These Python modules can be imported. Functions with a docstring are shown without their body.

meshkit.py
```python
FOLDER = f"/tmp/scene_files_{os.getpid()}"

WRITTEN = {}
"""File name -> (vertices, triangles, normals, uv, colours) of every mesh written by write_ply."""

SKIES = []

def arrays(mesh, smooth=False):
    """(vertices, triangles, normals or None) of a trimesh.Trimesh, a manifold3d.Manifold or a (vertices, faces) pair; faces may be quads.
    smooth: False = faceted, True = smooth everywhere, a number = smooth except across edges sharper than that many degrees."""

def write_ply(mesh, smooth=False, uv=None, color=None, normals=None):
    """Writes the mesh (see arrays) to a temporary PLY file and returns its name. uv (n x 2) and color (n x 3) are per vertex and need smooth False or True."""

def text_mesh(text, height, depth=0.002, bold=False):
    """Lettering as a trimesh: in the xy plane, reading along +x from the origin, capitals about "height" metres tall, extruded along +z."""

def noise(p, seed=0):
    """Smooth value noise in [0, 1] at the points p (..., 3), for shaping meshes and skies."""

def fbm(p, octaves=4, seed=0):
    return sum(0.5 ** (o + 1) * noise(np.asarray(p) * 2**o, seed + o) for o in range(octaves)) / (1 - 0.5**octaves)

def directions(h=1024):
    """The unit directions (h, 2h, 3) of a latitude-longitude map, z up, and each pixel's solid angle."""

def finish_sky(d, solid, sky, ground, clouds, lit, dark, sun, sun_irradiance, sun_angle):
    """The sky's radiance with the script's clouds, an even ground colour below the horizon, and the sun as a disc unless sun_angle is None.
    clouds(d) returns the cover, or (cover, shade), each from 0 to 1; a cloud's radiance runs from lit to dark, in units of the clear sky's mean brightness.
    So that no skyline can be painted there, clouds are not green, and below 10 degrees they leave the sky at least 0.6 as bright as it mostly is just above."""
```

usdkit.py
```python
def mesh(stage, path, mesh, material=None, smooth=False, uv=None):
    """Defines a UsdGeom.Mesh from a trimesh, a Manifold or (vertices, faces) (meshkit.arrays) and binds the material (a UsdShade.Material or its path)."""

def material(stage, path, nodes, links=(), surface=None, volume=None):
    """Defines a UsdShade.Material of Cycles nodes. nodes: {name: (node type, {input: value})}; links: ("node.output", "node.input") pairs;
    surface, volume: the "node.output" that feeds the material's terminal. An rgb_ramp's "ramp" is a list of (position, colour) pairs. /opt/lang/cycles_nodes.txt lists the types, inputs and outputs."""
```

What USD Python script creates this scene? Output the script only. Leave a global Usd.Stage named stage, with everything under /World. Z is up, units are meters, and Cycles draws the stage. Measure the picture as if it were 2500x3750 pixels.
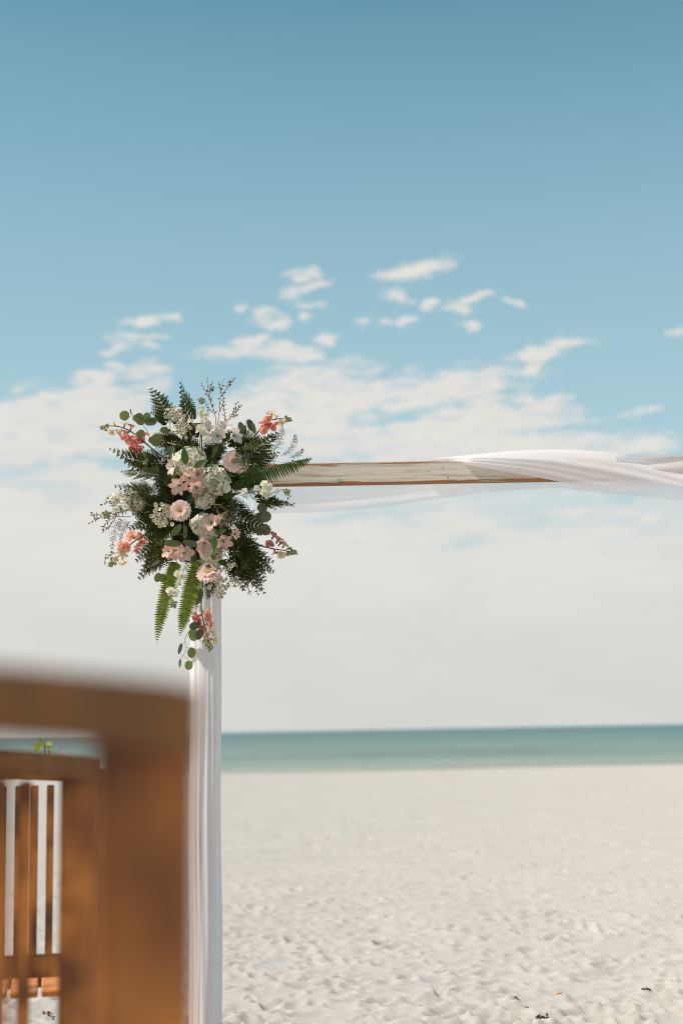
import math
import numpy as np
import trimesh
import usdkit, meshkit
from pxr import Usd, UsdGeom, UsdLux, UsdShade, Gf, Sdf, Vt
from shapely.geometry import Polygon

stage = Usd.Stage.CreateInMemory()
UsdGeom.SetStageUpAxis(stage, "Z")
UsdGeom.SetStageMetersPerUnit(stage, 1.0)
stage.SetDefaultPrim(UsdGeom.Xform.Define(stage, "/World").GetPrim())
UsdGeom.Scope.Define(stage, "/World/Looks")

# ------------------------------------------------------------------ camera, sky, sun, exposure
EYE = np.array([0.0, 0.0, 1.2])
FPX = 5208.0                                   # focal length in pixels of the 2500 x 3750 photograph (50 mm)
PITCH, ROLL = math.atan(800 / FPX), math.radians(1.05)
FW = np.array([0, math.cos(PITCH), math.sin(PITCH)])
R0, U0 = np.array([1.0, 0, 0]), np.array([0, -math.sin(PITCH), math.cos(PITCH)])
RT = math.cos(ROLL) * R0 - math.sin(ROLL) * U0
UP = math.sin(ROLL) * R0 + math.cos(ROLL) * U0
cam = UsdGeom.Camera.Define(stage, "/World/camera")
cm = np.eye(4)
cm[0, :3], cm[1, :3], cm[2, :3], cm[3, :3] = RT, UP, -FW, EYE
cam.AddTransformOp().Set(Gf.Matrix4d(*cm.ravel().tolist()))
cam.CreateFocalLengthAttr(50.0)
cam.CreateHorizontalApertureAttr(24.0)
cam.CreateVerticalApertureAttr(36.0)
cam.CreateFStopAttr(2.0)
cam.CreateFocusDistanceAttr(5.2)
cam.CreateClippingRangeAttr(Gf.Vec2f(0.05, 100000.0))
cam.CreateExposureAttr(0.0)

SUN_AZ, SUN_EL = math.radians(-105.0), math.radians(50.0)     # azimuth from +y (towards the sea), negative = left
SUN_INT = 1.25
SKY_STRENGTH = 0.1
TO_SUN = np.array([math.sin(SUN_AZ) * math.cos(SUN_EL), math.cos(SUN_AZ) * math.cos(SUN_EL), math.sin(SUN_EL)])


def ray(px, py):
    d = (px - 1250) * RT + (1875 - py) * UP + FPX * FW
    return d / d[1]


def P(px, py, y):
    """The point at distance y (metres towards the sea) that the photograph shows at its pixel (px, py)."""
    return EYE + ray(px, py) * y


def build_sky():
    N, L = {}, []
    k = [0]

    def node(kind, name=None, **kw):
        k[0] += 1
        name = name or f"n{k[0]}"
        N[name] = (kind, kw)
        return name

    def link(a, b):
        L.append((a, b))

    def m(op, a, b=None, c=None, clamp=False):
        n = node("math", math_type=op, use_clamp=clamp)
        for i, v in enumerate((a, b, c)):
            if v is None:
                continue
            if isinstance(v, str):
                link(v, f"{n}.value{i + 1}")
            else:
                N[n][1][f"value{i + 1}"] = float(v)
        return n + ".value"

    def mr(v, a, b, c, d, kind="smoothstep"):
        n = node("map_range", range_type=kind, from_min=float(a), from_max=float(b), to_min=float(c), to_max=float(d), clamp=True)
        link(v, n + ".value")
        return n + ".result"

    node("texture_coordinate", "tc")
    node("separate_xyz", "sep")
    link("tc.generated", "sep.vector")
    az = m("arctan2", "sep.x", "sep.y")
    el = m("arcsine", "sep.z")
    # everything in degrees
    azd, eld = m("multiply", az, 57.29578), m("multiply", el, 57.29578)
    co = node("combine_xyz")
    link(azd, co + ".x"); link(eld, co + ".y")
    # warp the coordinates so that cloud edges are ragged
    mp = node("mapping", scale=(0.55, 1.3, 1))
    link(co + ".vector", mp + ".vector")
    wn = node("noise_texture", scale=1.0, detail=6.0, roughness=0.68)
    link(mp + ".vector", wn + ".vector")
    w1 = node("vector_math", math_type="subtract", vector2=(0.5, 0.5, 0.5))
    link(wn + ".color", w1 + ".vector1")
    w2 = node("vector_math", math_type="multiply", vector2=(2.9, 1.3, 0))
    link(w1 + ".vector", w2 + ".vector1")
    wc = node("vector_math", math_type="add")
    link(co + ".vector", wc + ".vector1"); link(w2 + ".vector", wc + ".vector2")
    # single clouds where the photograph has them: (x, y, half width, half height, tilt in degrees) in a strip 1568 wide from y = 800
    C = [(950, 118, 112, 24, 14), (690, 132, 44, 13, 4), (680, 168, 42, 12, 0), (728, 157, 32, 11, 5), (710, 193, 44, 10, 0),
         (908, 180, 46, 13, 3), (985, 193, 22, 16, 0), (1085, 182, 64, 11, 5), (1040, 207, 38, 12, 4), (1185, 190, 28, 9, 0),
         (905, 237, 46, 12, 3), (838, 234, 20, 12, 0), (1085, 239, 38, 11, 0), (608, 223, 38, 13, 5), (545, 206, 22, 9, 0),
         (637, 250, 46, 14, 3), (705, 230, 30, 9, 0), (575, 272, 40, 13, 4), (755, 272, 36, 12, 5), (385, 222, 40, 11, 5),
         (325, 240, 38, 15, 5), (290, 270, 46, 15, 0), (268, 300, 40, 14, 4), (345, 292, 28, 9, 0), (362, 267, 36, 9, 0),
         (538, 303, 92, 24, 5), (665, 308, 66, 24, 4), (266, 338, 28, 16, 0), (352, 345, 60, 20, 8), (205, 362, 54, 13, 3),
         (1285, 290, 95, 22, 12), (1222, 318, 24, 36, -10), (1010, 392, 270, 52, 8), (700, 400, 210, 72, 12), (240, 402, 150, 34, 6),
         (25, 446, 80, 34, 0), (1250, 418, 52, 15, 5), (1130, 452, 210, 36, 6), (1500, 438, 66, 12, 10), (1558, 264, 26, 13, 5),
         (170, 450, 150, 42, 8), (45, 386, 28, 13, 0), (80, 520, 190, 50, 0), (520, 500, 330, 60, 0), (1010, 505, 380, 44, 3),
         (1200, 540, 330, 34, 3), (1470, 528, 150, 14, 4)]
    F = None
    for x, y, hw, hh, tilt in C:
        sx, sy = x * 2500 / 1568, 800 + y * 2500 / 1568
        d = ray(sx, sy)
        d = d / np.linalg.norm(d)
        deg = 2500 / 1568 / FPX * 57.29578
        n = node("mapping", mapping_type="texture", location=(math.degrees(math.atan2(d[0], d[1])), math.degrees(math.asin(d[2])), 0),
                 rotation=(0, 0, math.radians(tilt)), scale=(hw * deg * 1.3, hh * deg * 1.35, 1))
        link(wc + ".vector", n + ".vector")
        g = node("gradient_texture", gradient_type="spherical")
        link(n + ".vector", g + ".vector")
        F = g + ".fac" if F is None else m("add", F, g + ".fac")
    # elsewhere round the sky a bank of broken cloud near the horizon goes on, as in view
    away = m("maximum", mr(azd, 13.2, 18, 0, 1), mr(azd, -13.2, -18, 0, 1))
    mp2 = node("mapping", scale=(0.16, 0.5, 1))
    link(wc + ".vector", mp2 + ".vector")
    n2 = node("noise_texture", scale=1.0, detail=3.0, roughness=0.55)
    link(mp2 + ".vector", n2 + ".vector")
    band = m("multiply", m("multiply", mr(eld, 21, 11, 0, 0.9, "linear"), mr(n2 + ".fac", 0.4, 0.66, 0, 1)), away)
    F = m("add", F, band)
    tl = m("add", eld, m("multiply", azd, 0.12))
    mp5 = node("mapping", scale=(0.42, 1.5, 1), location=(7.7, 2.2, 0))
    link(wc + ".vector", mp5 + ".vector")
    n5 = node("noise_texture", scale=1.0, detail=4.0, roughness=0.6)
    link(mp5 + ".vector", n5 + ".vector")
    F = m("add", F, m("multiply", mr(tl, 14.0, 10.4, 0, 0.66), mr(n5 + ".fac", 0.45, 0.64, 0.0, 1)))
    # fine broken texture
    mp3 = node("mapping", scale=(0.75, 2.6, 1))
    link(co + ".vector", mp3 + ".vector")
    n3 = node("noise_texture", scale=1.0, detail=6.0, roughness=0.6)
    link(mp3 + ".vector", n3 + ".vector")
    F2 = m("add", m("minimum", F, 0.78), m("multiply", mr(F, 0.02, 0.25, 0, 1), m("multiply", m("subtract", n3 + ".fac", 0.5), 1.9)))
    puffs = mr(F2, 0.08, 0.86, 0, 0.97)
    # the veil towards the horizon with faint blue gaps
    mp4 = node("mapping", scale=(0.22, 1.1, 1), location=(3.1, 0.4, 0))
    link(co + ".vector", mp4 + ".vector")
    n4 = node("noise_texture", scale=1.0, detail=4.0, roughness=0.6, distortion=0.4)
    link(mp4 + ".vector", n4 + ".vector")
    gaps = mr(m("add", n4 + ".fac", mr(eld, 12.5, 4.0, -0.14, 0.32, "linear")), 0.36, 0.56, 0, 1)
    tilted = m("add", eld, m("multiply", azd, 0.10))
    veld = m("add", tilted, m("multiply", m("subtract", n4 + ".fac", 0.5), -9.0))
    veil = m("multiply", mr(veld, 12.6, 7.4, 0, 0.97), m("add", m("multiply", gaps, 0.24), 0.76))
    cover = m("maximum", puffs, veil)
    # colours
    node("sky_texture", "sky", sky_type="single_scattering", sun_disc=False, sun_elevation=SUN_EL, sun_rotation=math.atan2(TO_SUN[0], TO_SUN[1]), air_density=1.0, aerosol_density=1.0, ozone_density=1.0, altitude=0.0)
    node("hsv", "grade", hue=0.462, saturation=1.2, value=SKY_GAIN)
    link("sky.color", "grade.color")
    hz = node("mix_color", blend_type="mix", b=tuple(np.array(HAZE_COL) / SKY_STRENGTH), use_clamp=False)
    N[hz][1]["use_clamp"] = True
    link(mr(eld, 31, 10, 0.0, 0.88, "linear"), hz + ".fac")
    link("grade.color", hz + ".a")
    cc = node("mix_color", blend_type="mix", a=tuple(np.array(CLOUD_LOW) / SKY_STRENGTH), b=tuple(np.array(CLOUD_COL) / SKY_STRENGTH))
    link(mr(eld, 0, 9, 0, 1), cc + ".fac")
    sh = node("mix_color", blend_type="multiply", b=(0.965, 0.97, 0.975))
    link(mr(n2 + ".fac", 0.62, 0.36, 0, 1), sh + ".fac")
    link(cc + ".result", sh + ".a")
    fin = node("mix_color", blend_type="mix")
    link(cover, fin + ".fac"); link(hz + ".result", fin + ".a"); link(sh + ".result", fin + ".b")
    for n in (hz, cc, sh, fin):
        N[n][1].pop("use_clamp", None)
    node("background_shader", "bg", strength=SKY_STRENGTH)
    link(fin + ".result", "bg.color")
    return usdkit.material(stage, "/World/Looks/sky_light", N, L, surface="bg.background")


SKY_GAIN = 1.22
HAZE_COL = (0.435, 0.63, 0.70)
CLOUD_COL = (0.79, 0.765, 0.72)
CLOUD_LOW = (0.69, 0.69, 0.65)
dome = UsdLux.DomeLight.Define(stage, "/World/sky")
UsdShade.MaterialBindingAPI.Apply(dome.GetPrim()).Bind(build_sky())
dome.GetPrim().SetCustomDataByKey("label", "blue sky with broken white cloud and a pale veil over the sea")
dome.GetPrim().SetCustomDataByKey("kind", "structure")
sun = UsdLux.DistantLight.Define(stage, "/World/sun")
sun.CreateNormalizeAttr(True)
sun.CreateIntensityAttr(SUN_INT)
sun.CreateAngleAttr(0.5)
sun.CreateColorAttr(Gf.Vec3f(1.0, 0.94, 0.84))
zx = TO_SUN
xx = np.cross([0, 0, 1.0], zx); xx /= np.linalg.norm(xx)
yy = np.cross(zx, xx)
sm = np.eye(4); sm[0, :3], sm[1, :3], sm[2, :3] = xx, yy, zx
sun.AddTransformOp().Set(Gf.Matrix4d(*sm.ravel().tolist()))

# ------------------------------------------------------------------ helpers
rng = np.random.default_rng(11)
taken = {}


def numbered(parent, name):
    n = taken.get((parent, name), 0)
    taken[(parent, name)] = n + 1
    return f"{parent}/{name}" if n == 0 else f"{parent}/{name}_{n:03d}"


def tag(prim, label=None, category=None, group=None, kind=None):
    for a, b in (("label", label), ("category", category), ("group", group), ("kind", kind)):
        if b:
            prim.SetCustomDataByKey(a, b)
    return prim


class Thing:
    """A top-level object: an Xform at its base whose children are its parts. Meshes are given in world coordinates."""

    def __init__(self, name, label, category, base=(0, 0, 0), group=None):
        self.path = numbered("/World", name)
        self.base = np.asarray(base, float)
        x = UsdGeom.Xform.Define(stage, self.path)
        x.AddTranslateOp().Set(Gf.Vec3d(*self.base.tolist()))
        self.prim = tag(x.GetPrim(), label, category, group)

    def part(self, name, mesh, mat, under=None, smooth=True, uv=None, label=None, kind=None):
        path = numbered(under or self.path, name)
        v, f = (mesh.vertices, mesh.faces) if hasattr(mesh, "faces") else mesh
        m = usdkit.mesh(stage, path, (np.asarray(v, float) - self.base, np.asarray(f, int)), MAT[mat], smooth=smooth, uv=uv)
        tag(m.GetPrim(), label, kind=kind)
        return path


def single(name, mesh, mat, label=None, category=None, group=None, kind=None, smooth=True, uv=None):
    m = usdkit.mesh(stage, numbered("/World", name), mesh, MAT[mat], smooth=smooth, uv=uv)
    tag(m.GetPrim(), label, category, group, kind)
    return m


def unit(v):
    v = np.asarray(v, float)
    return v / max(np.linalg.norm(v), 1e-12)


def cat(parts):
    """Joins (v, f) or (v, f, uv) pieces."""
    vs, fs, us, n = [], [], [], 0
    for p in parts:
        f = np.asarray(p[1], int)
        if f.shape[1] == 4:
            f = np.vstack([f[:, [0, 1, 2]], f[:, [0, 2, 3]]])
        vs.append(p[0]); fs.append(f + n); n += len(p[0])
        us.append(p[2] if len(p) > 2 else np.zeros((len(p[0]), 2)))
    return np.vstack(vs), np.vstack(fs), np.vstack(us)


def tube(pts, r0, r1=None, sides=6):
    pts = np.asarray(pts, float)
    r1 = r0 if r1 is None else r1
    n = len(pts)
    tan = np.gradient(pts, axis=0)
    tan /= np.maximum(np.linalg.norm(tan, axis=1, keepdims=True), 1e-9)
    ref = np.array([0.13, -0.95, 0.27])
    a = np.cross(tan, ref); a /= np.maximum(np.linalg.norm(a, axis=1, keepdims=True), 1e-9)
    b = np.cross(tan, a)
    th = np.arange(sides) / sides * 2 * np.pi
    r = np.linspace(r0, r1, n)[:, None, None]
    v = pts[:, None] + r * (np.cos(th)[None, :, None] * a[:, None] + np.sin(th)[None, :, None] * b[:, None])
    v = v.reshape(-1, 3)
    i = np.arange(n - 1)[:, None] * sides
    j = np.arange(sides)[None]
    q = np.stack([i + j, i + (j + 1) % sides, i + sides + (j + 1) % sides, i + sides + j], -1).reshape(-1, 4)
    f = np.vstack([q[:, [0, 1, 2]], q[:, [0, 2, 3]]])
    caps = [[0, k + 1, k] for k in range(1, sides - 1)] + [[(n - 1) * sides, (n - 1) * sides + k, (n - 1) * sides + k + 1] for k in range(1, sides - 1)]
    return v, np.vstack([f, np.array(caps)])


def bez(a, c, b, n=9):
    t = np.linspace(0, 1, n)[:, None]
    return (1 - t) ** 2 * np.asarray(a) + 2 * t * (1 - t) * np.asarray(c) + t ** 2 * np.asarray(b)


def spline(pts, n=24):
    from scipy.interpolate import make_interp_spline
    pts = np.asarray(pts, float)
    s = make_interp_spline(np.linspace(0, 1, len(pts)), pts, k=min(3, len(pts) - 1))
    return s(np.linspace(0, 1, n))


PROFILE = {
    "round": lambda t: np.sqrt(np.maximum(0, 1 - (2 * t - 1) ** 2)) * (1.0 - 0.15 * (t - 0.5)),
    "oval": lambda t: np.sin(np.pi * t) ** 0.75,
    "lance": lambda t: np.sin(np.pi * np.minimum(1, t ** 0.8)) ** 0.9,
    "petal": lambda t: np.where(t < 0.66, 0.22 + 0.78 * np.sin(np.pi / 2 * t / 0.66), np.sqrt(np.maximum(0, 1 - ((t - 0.66) / 0.345) ** 2))),
    "ray": lambda t: np.where(t < 0.8, 0.35 + 0.65 * (t / 0.8) ** 0.8, np.sqrt(np.maximum(0, 1 - ((t - 0.8) / 0.205) ** 2))),
    "blade": lambda t: np.where(t < 0.12, 0.75 + 2 * t, np.maximum(0.0, 1 - ((t - 0.12) / 0.88) ** 2.4)),
}


def leaf(base, d, nrm, L, W, profile="oval", n=5, cup=0.15, curl=0.0, ruffle=0.0, twist=0.0):
    """A leaf or petal: base point, direction, face normal, length, full width; cup lifts the edges, curl bends the tip along the normal."""
    d = unit(d)
    s = unit(np.cross(d, nrm)); nn = np.cross(s, d)
    t = np.linspace(0, 1, n + 1)
    w = PROFILE[profile](t) * W / 2
    c = np.asarray(base) + d * (L * t)[:, None] * (1 - 0.25 * abs(curl) * t[:, None]) + nn * (curl * L * t ** 2)[:, None]
    a = twist * t
    side = s * np.cos(a)[:, None] + nn * np.sin(a)[:, None]
    up = nn * np.cos(a)[:, None] - s * np.sin(a)[:, None]
    rf = (rng.uniform(-1, 1, (2, n + 1)) * ruffle * L) if ruffle else np.zeros((2, n + 1))
    l = c - side * w[:, None] + up * (cup * w + rf[0])[:, None]
    r = c + side * w[:, None] + up * (cup * w + rf[1])[:, None]
    v = np.stack([l, c, r], 1).reshape(-1, 3)
    uv = np.stack([np.tile([0, 0.5, 1.0], n + 1), np.repeat(t, 3)], 1)
    i = np.arange(n)[:, None] * 3
    q = np.concatenate([np.stack([i, i + 1, i + 4, i + 3], -1), np.stack([i + 1, i + 2, i + 5, i + 4], -1)], 1).reshape(-1, 4)
    return v, np.vstack([q[:, [0, 1, 2]], q[:, [0, 2, 3]]]), uv


def ball(c, r, axis=None, stretch=1.0, sub=1):
    m = trimesh.creation.icosphere(sub, 1.0)
    v = m.vertices * r
    if axis is not None:
        a = unit(axis)
        v = v + np.outer(v @ a, a) * (stretch - 1)
    return v + np.asarray(c), m.faces


def bevel_box(size, b, center=(0, 0, 0)):
    h = np.array(size) / 2
    pts = []
    for sx in (-1, 1):
        for sy in (-1, 1):
            for sz in (-1, 1):
                s = np.array([sx, sy, sz])
                for ax in range(3):
                    p = s * (h - b)
                    p[ax] = s[ax] * h[ax]
                    pts.append(p)
    m = trimesh.convex.convex_hull(np.array(pts))
    m.apply_translation(center)
    return m


# ------------------------------------------------------------------ materials
MAT = {}


def mat(name, nodes, links, surface, **kw):
    MAT[name] = usdkit.material(stage, f"/World/Looks/{name}", nodes, links, surface=surface, **kw)


def leafy(name, col, trans, amount=0.35, rough=0.45, spec=0.4, vary=0.25, ramp=None, streak=None, hue=0.02, bump=0.0, scale=60):
    """Leaf or petal: a two-sided thin sheet that lets light through. ramp: colours along the length (needs uv)."""
    N = {"oi": ("object_info", {}), "geo": ("geometry", {}), "nz": ("noise_texture", {"scale": float(scale), "detail": 3.0}),
         "p": ("principled_bsdf", {"roughness": rough, "specular_ior_level": spec}), "t": ("translucent_bsdf", {}), "mx": ("mix_closure", {"fac": amount}),
         "v1": ("map_range", {"from_min": 0.0, "from_max": 1.0, "to_min": 1 - vary, "to_max": 1 + vary}),
         "v2": ("map_range", {"from_min": 0.3, "from_max": 0.7, "to_min": 1 - vary * 0.5, "to_max": 1 + vary * 0.5}),
         "vm": ("math", {"math_type": "multiply"}), "hr": ("map_range", {"from_min": 0.0, "from_max": 1.0, "to_min": 0.5 - hue, "to_max": 0.5 + hue}),
         "h1": ("hsv", {"color": col}), "h2": ("hsv", {"color": trans})}
    L = [("geo.position", "nz.vector"), ("oi.random", "v1.value"), ("nz.fac", "v2.value"), ("v1.result", "vm.value1"), ("v2.result", "vm.value2"), ("oi.random", "hr.value"),
         ("vm.value", "h1.value"), ("vm.value", "h2.value"), ("hr.result", "h1.hue"), ("hr.result", "h2.hue"),
         ("h1.color", "p.base_color"), ("h2.color", "t.color"), ("p.BSDF", "mx.closure1"), ("t.BSDF", "mx.closure2")]
    if ramp:
        N |= {"uv": ("texture_coordinate", {}), "sx": ("separate_xyz", {}), "rp": ("rgb_ramp", {"ramp": ramp[0]}), "rt": ("rgb_ramp", {"ramp": ramp[1]}), "jit": ("math", {"math_type": "multiply_add", "value2": 0.3, "value3": -0.15}), "ja": ("math", {"math_type": "add"})}
        L += [("uv.UV", "sx.vector"), ("nz.fac", "jit.value1"), ("sx.y", "ja.value1"), ("jit.value", "ja.value2"), ("ja.value", "rp.fac"), ("ja.value", "rt.fac"), ("rp.color", "h1.color"), ("rt.color", "h2.color")]
    if bump:
        N["bp"] = ("bump", {"strength": 0.5, "distance": bump})
        L += [("nz.fac", "bp.height"), ("bp.normal", "p.normal")]
    mat(name, N, L, "mx.closure")


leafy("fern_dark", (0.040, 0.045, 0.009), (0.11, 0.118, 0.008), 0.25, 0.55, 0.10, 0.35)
leafy("fern_bright", (0.09, 0.13, 0.018), (0.32, 0.39, 0.035), 0.45, 0.45, 0.22, 0.3)
leafy("fern_mid", (0.045, 0.08, 0.014), (0.15, 0.22, 0.02), 0.38, 0.45, 0.22, 0.3)
leafy("plume", (0.06, 0.075, 0.035), (0.1, 0.12, 0.04), 0.3, 0.7, 0.1, 0.15)
leafy("eucalyptus", (0.125, 0.15, 0.065), (0.32, 0.37, 0.09), 0.45, 0.55, 0.2, 0.2, scale=25)
leafy("eucalyptus_grey", (0.14, 0.142, 0.088), (0.15, 0.16, 0.06), 0.25, 0.6, 0.12, 0.3, scale=25)
leafy("broad_leaf", (0.04, 0.08, 0.018), (0.15, 0.24, 0.03), 0.4, 0.42, 0.25, 0.25)
leafy("stem_green", (0.13, 0.16, 0.06), (0.1, 0.12, 0.04), 0.1, 0.5, 0.3, 0.15)
leafy("twig_brown", (0.26, 0.125, 0.04), (0.1, 0.06, 0.03), 0.05, 0.6, 0.3, 0.2)
leafy("twig_dark", (0.07, 0.045, 0.02), (0.05, 0.03, 0.02), 0.05, 0.6, 0.3, 0.2)
leafy("twig_leaf", (0.075, 0.068, 0.026), (0.18, 0.14, 0.03), 0.25, 0.5, 0.35, 0.35, hue=0.05)
leafy("bud_green", (0.36, 0.38, 0.17), (0.4, 0.42, 0.15), 0.2, 0.5, 0.3, 0.2)
leafy("bud_cream", (0.5, 0.5, 0.33), (0.4, 0.42, 0.2), 0.2, 0.6, 0.2, 0.15)
leafy("white_petal", (0.84, 0.81, 0.68), (0.84, 0.80, 0.62), 0.38, 0.6, 0.2, 0.06, hue=0.005)
leafy("cream_petal", (0.80, 0.66, 0.45), (0.85, 0.66, 0.38), 0.4, 0.55, 0.25, 0.1, hue=0.015)
leafy("coral_petal", (0.78, 0.25, 0.185), (0.85, 0.27, 0.17), 0.42, 0.5, 0.25, 0.16, hue=0.015, ramp=([(0, (0.80, 0.36, 0.25)), (0.5, (0.80, 0.30, 0.23)), (1, (0.84, 0.47, 0.39))], [(0, (0.85, 0.38, 0.2)), (1, (0.88, 0.36, 0.28))]))
leafy("pink_petal", (0.8, 0.5, 0.45), (0.8, 0.5, 0.42), 0.4, 0.5, 0.25, 0.1, hue=0.012,
      ramp=([(0, (0.74, 0.66, 0.48)), (0.3, (0.84, 0.66, 0.55)), (0.75, (0.84, 0.54, 0.46)), (1, (0.82, 0.40, 0.36))], [(0, (0.8, 0.7, 0.5)), (0.5, (0.85, 0.58, 0.5)), (1, (0.82, 0.4, 0.38))]))
leafy("pale_petal", (0.8, 0.7, 0.66), (0.8, 0.7, 0.62), 0.4, 0.5, 0.25, 0.08, hue=0.012,
      ramp=([(0, (0.72, 0.68, 0.48)), (0.35, (0.82, 0.74, 0.68)), (0.8, (0.82, 0.66, 0.62)), (1, (0.80, 0.50, 0.49))], [(0, (0.8, 0.75, 0.55)), (0.6, (0.85, 0.74, 0.66)), (1, (0.82, 0.56, 0.52))]))
leafy("gerbera_petal", (0.84, 0.62, 0.56), (0.85, 0.55, 0.48), 0.35, 0.55, 0.2, 0.06, hue=0.006,
      ramp=([(0, (0.70, 0.44, 0.30)), (0.25, (0.84, 0.61, 0.52)), (0.8, (0.86, 0.68, 0.59)), (1, (0.87, 0.72, 0.64))], [(0, (0.8, 0.5, 0.4)), (1, (0.86, 0.6, 0.54))]), scale=300)
leafy("wax_petal", (0.8, 0.75, 0.6), (0.8, 0.74, 0.55), 0.3, 0.45, 0.35, 0.08, hue=0.01,
      ramp=([(0, (0.2, 0.16, 0.05)), (0.16, (0.32, 0.27, 0.10)), (0.3, (0.72, 0.64, 0.44)), (1, (0.80, 0.73, 0.57))], [(0, (0.2, 0.15, 0.05)), (1, (0.8, 0.74, 0.55))]))
leafy("gerbera_eye", (0.42, 0.30, 0.10), (0.3, 0.2, 0.05), 0.05, 0.8, 0.1, 0.25, scale=500, bump=0.002)
leafy("gerbera_rim", (0.62, 0.43, 0.12), (0.5, 0.35, 0.08), 0.15, 0.7, 0.15, 0.2, scale=500)
leafy("lilac_ribbon", (0.42, 0.34, 0.42), (0.42, 0.34, 0.42), 0.3, 0.5, 0.3, 0.05)
leafy("lime_leaf", (0.30, 0.36, 0.05), (0.5, 0.55, 0.08), 0.4, 0.45, 0.35, 0.1)
leafy("foam", (0.02, 0.035, 0.018), (0.02, 0.03, 0.01), 0.02, 0.9, 0.05, 0.2)
leafy("dry_leaf", (0.36, 0.22, 0.10), (0.3, 0.18, 0.06), 0.2, 0.7, 0.2, 0.25)
leafy("seaweed", (0.06, 0.045, 0.028), (0.05, 0.04, 0.02), 0.1, 0.7, 0.2, 0.3)
leafy("orange_shell", (0.70, 0.30, 0.12), (0.5, 0.2, 0.1), 0.1, 0.5, 0.3, 0.1)

mat("nail_dark", {"p": ("principled_bsdf", {"base_color": (0.05, 0.035, 0.025), "roughness": 0.7})}, [], "p.BSDF")

# cloth: opaque layers on the post, one sheer layer hanging under the beam
def cloth(name, clear, col=(0.88, 0.85, 0.865), thin=0.5, hem=(0.0, 1.0, 1.0)):
    mat(name, {"sz": ("separate_xyz", {}), "hem": ("map_range", {"from_min": hem[0], "from_max": hem[1], "to_min": hem[2], "to_max": 1.0, "clamp": True}), "hm": ("math", {"math_type": "multiply"}), "d": ("diffuse_bsdf", {"color": col}), "t": ("translucent_bsdf", {"color": col}), "a": ("mix_closure", {"fac": thin}), "tr": ("transparent_bsdf", {}),
               "g": ("geometry", {}), "mp": ("mapping", {"scale": (1.0, 1.0, 0.25)}), "n": ("noise_texture", {"scale": 9.0, "detail": 3.0}),
               "lw": ("layer_weight", {"blend": 0.35}), "mr": ("map_range", {"from_min": 0.0, "from_max": 1.0, "to_min": clear, "to_max": clear * 0.25}),
               "b": ("mix_closure", {})},
        [("d.BSDF", "a.closure1"), ("t.BSDF", "a.closure2"), ("a.closure", "b.closure1"), ("tr.BSDF", "b.closure2"), ("lw.facing", "mr.value"), ("g.position", "sz.vector"), ("sz.z", "hem.value"), ("mr.result", "hm.value1"), ("hem.result", "hm.value2"), ("hm.value", "b.fac")], "b.closure")


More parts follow.
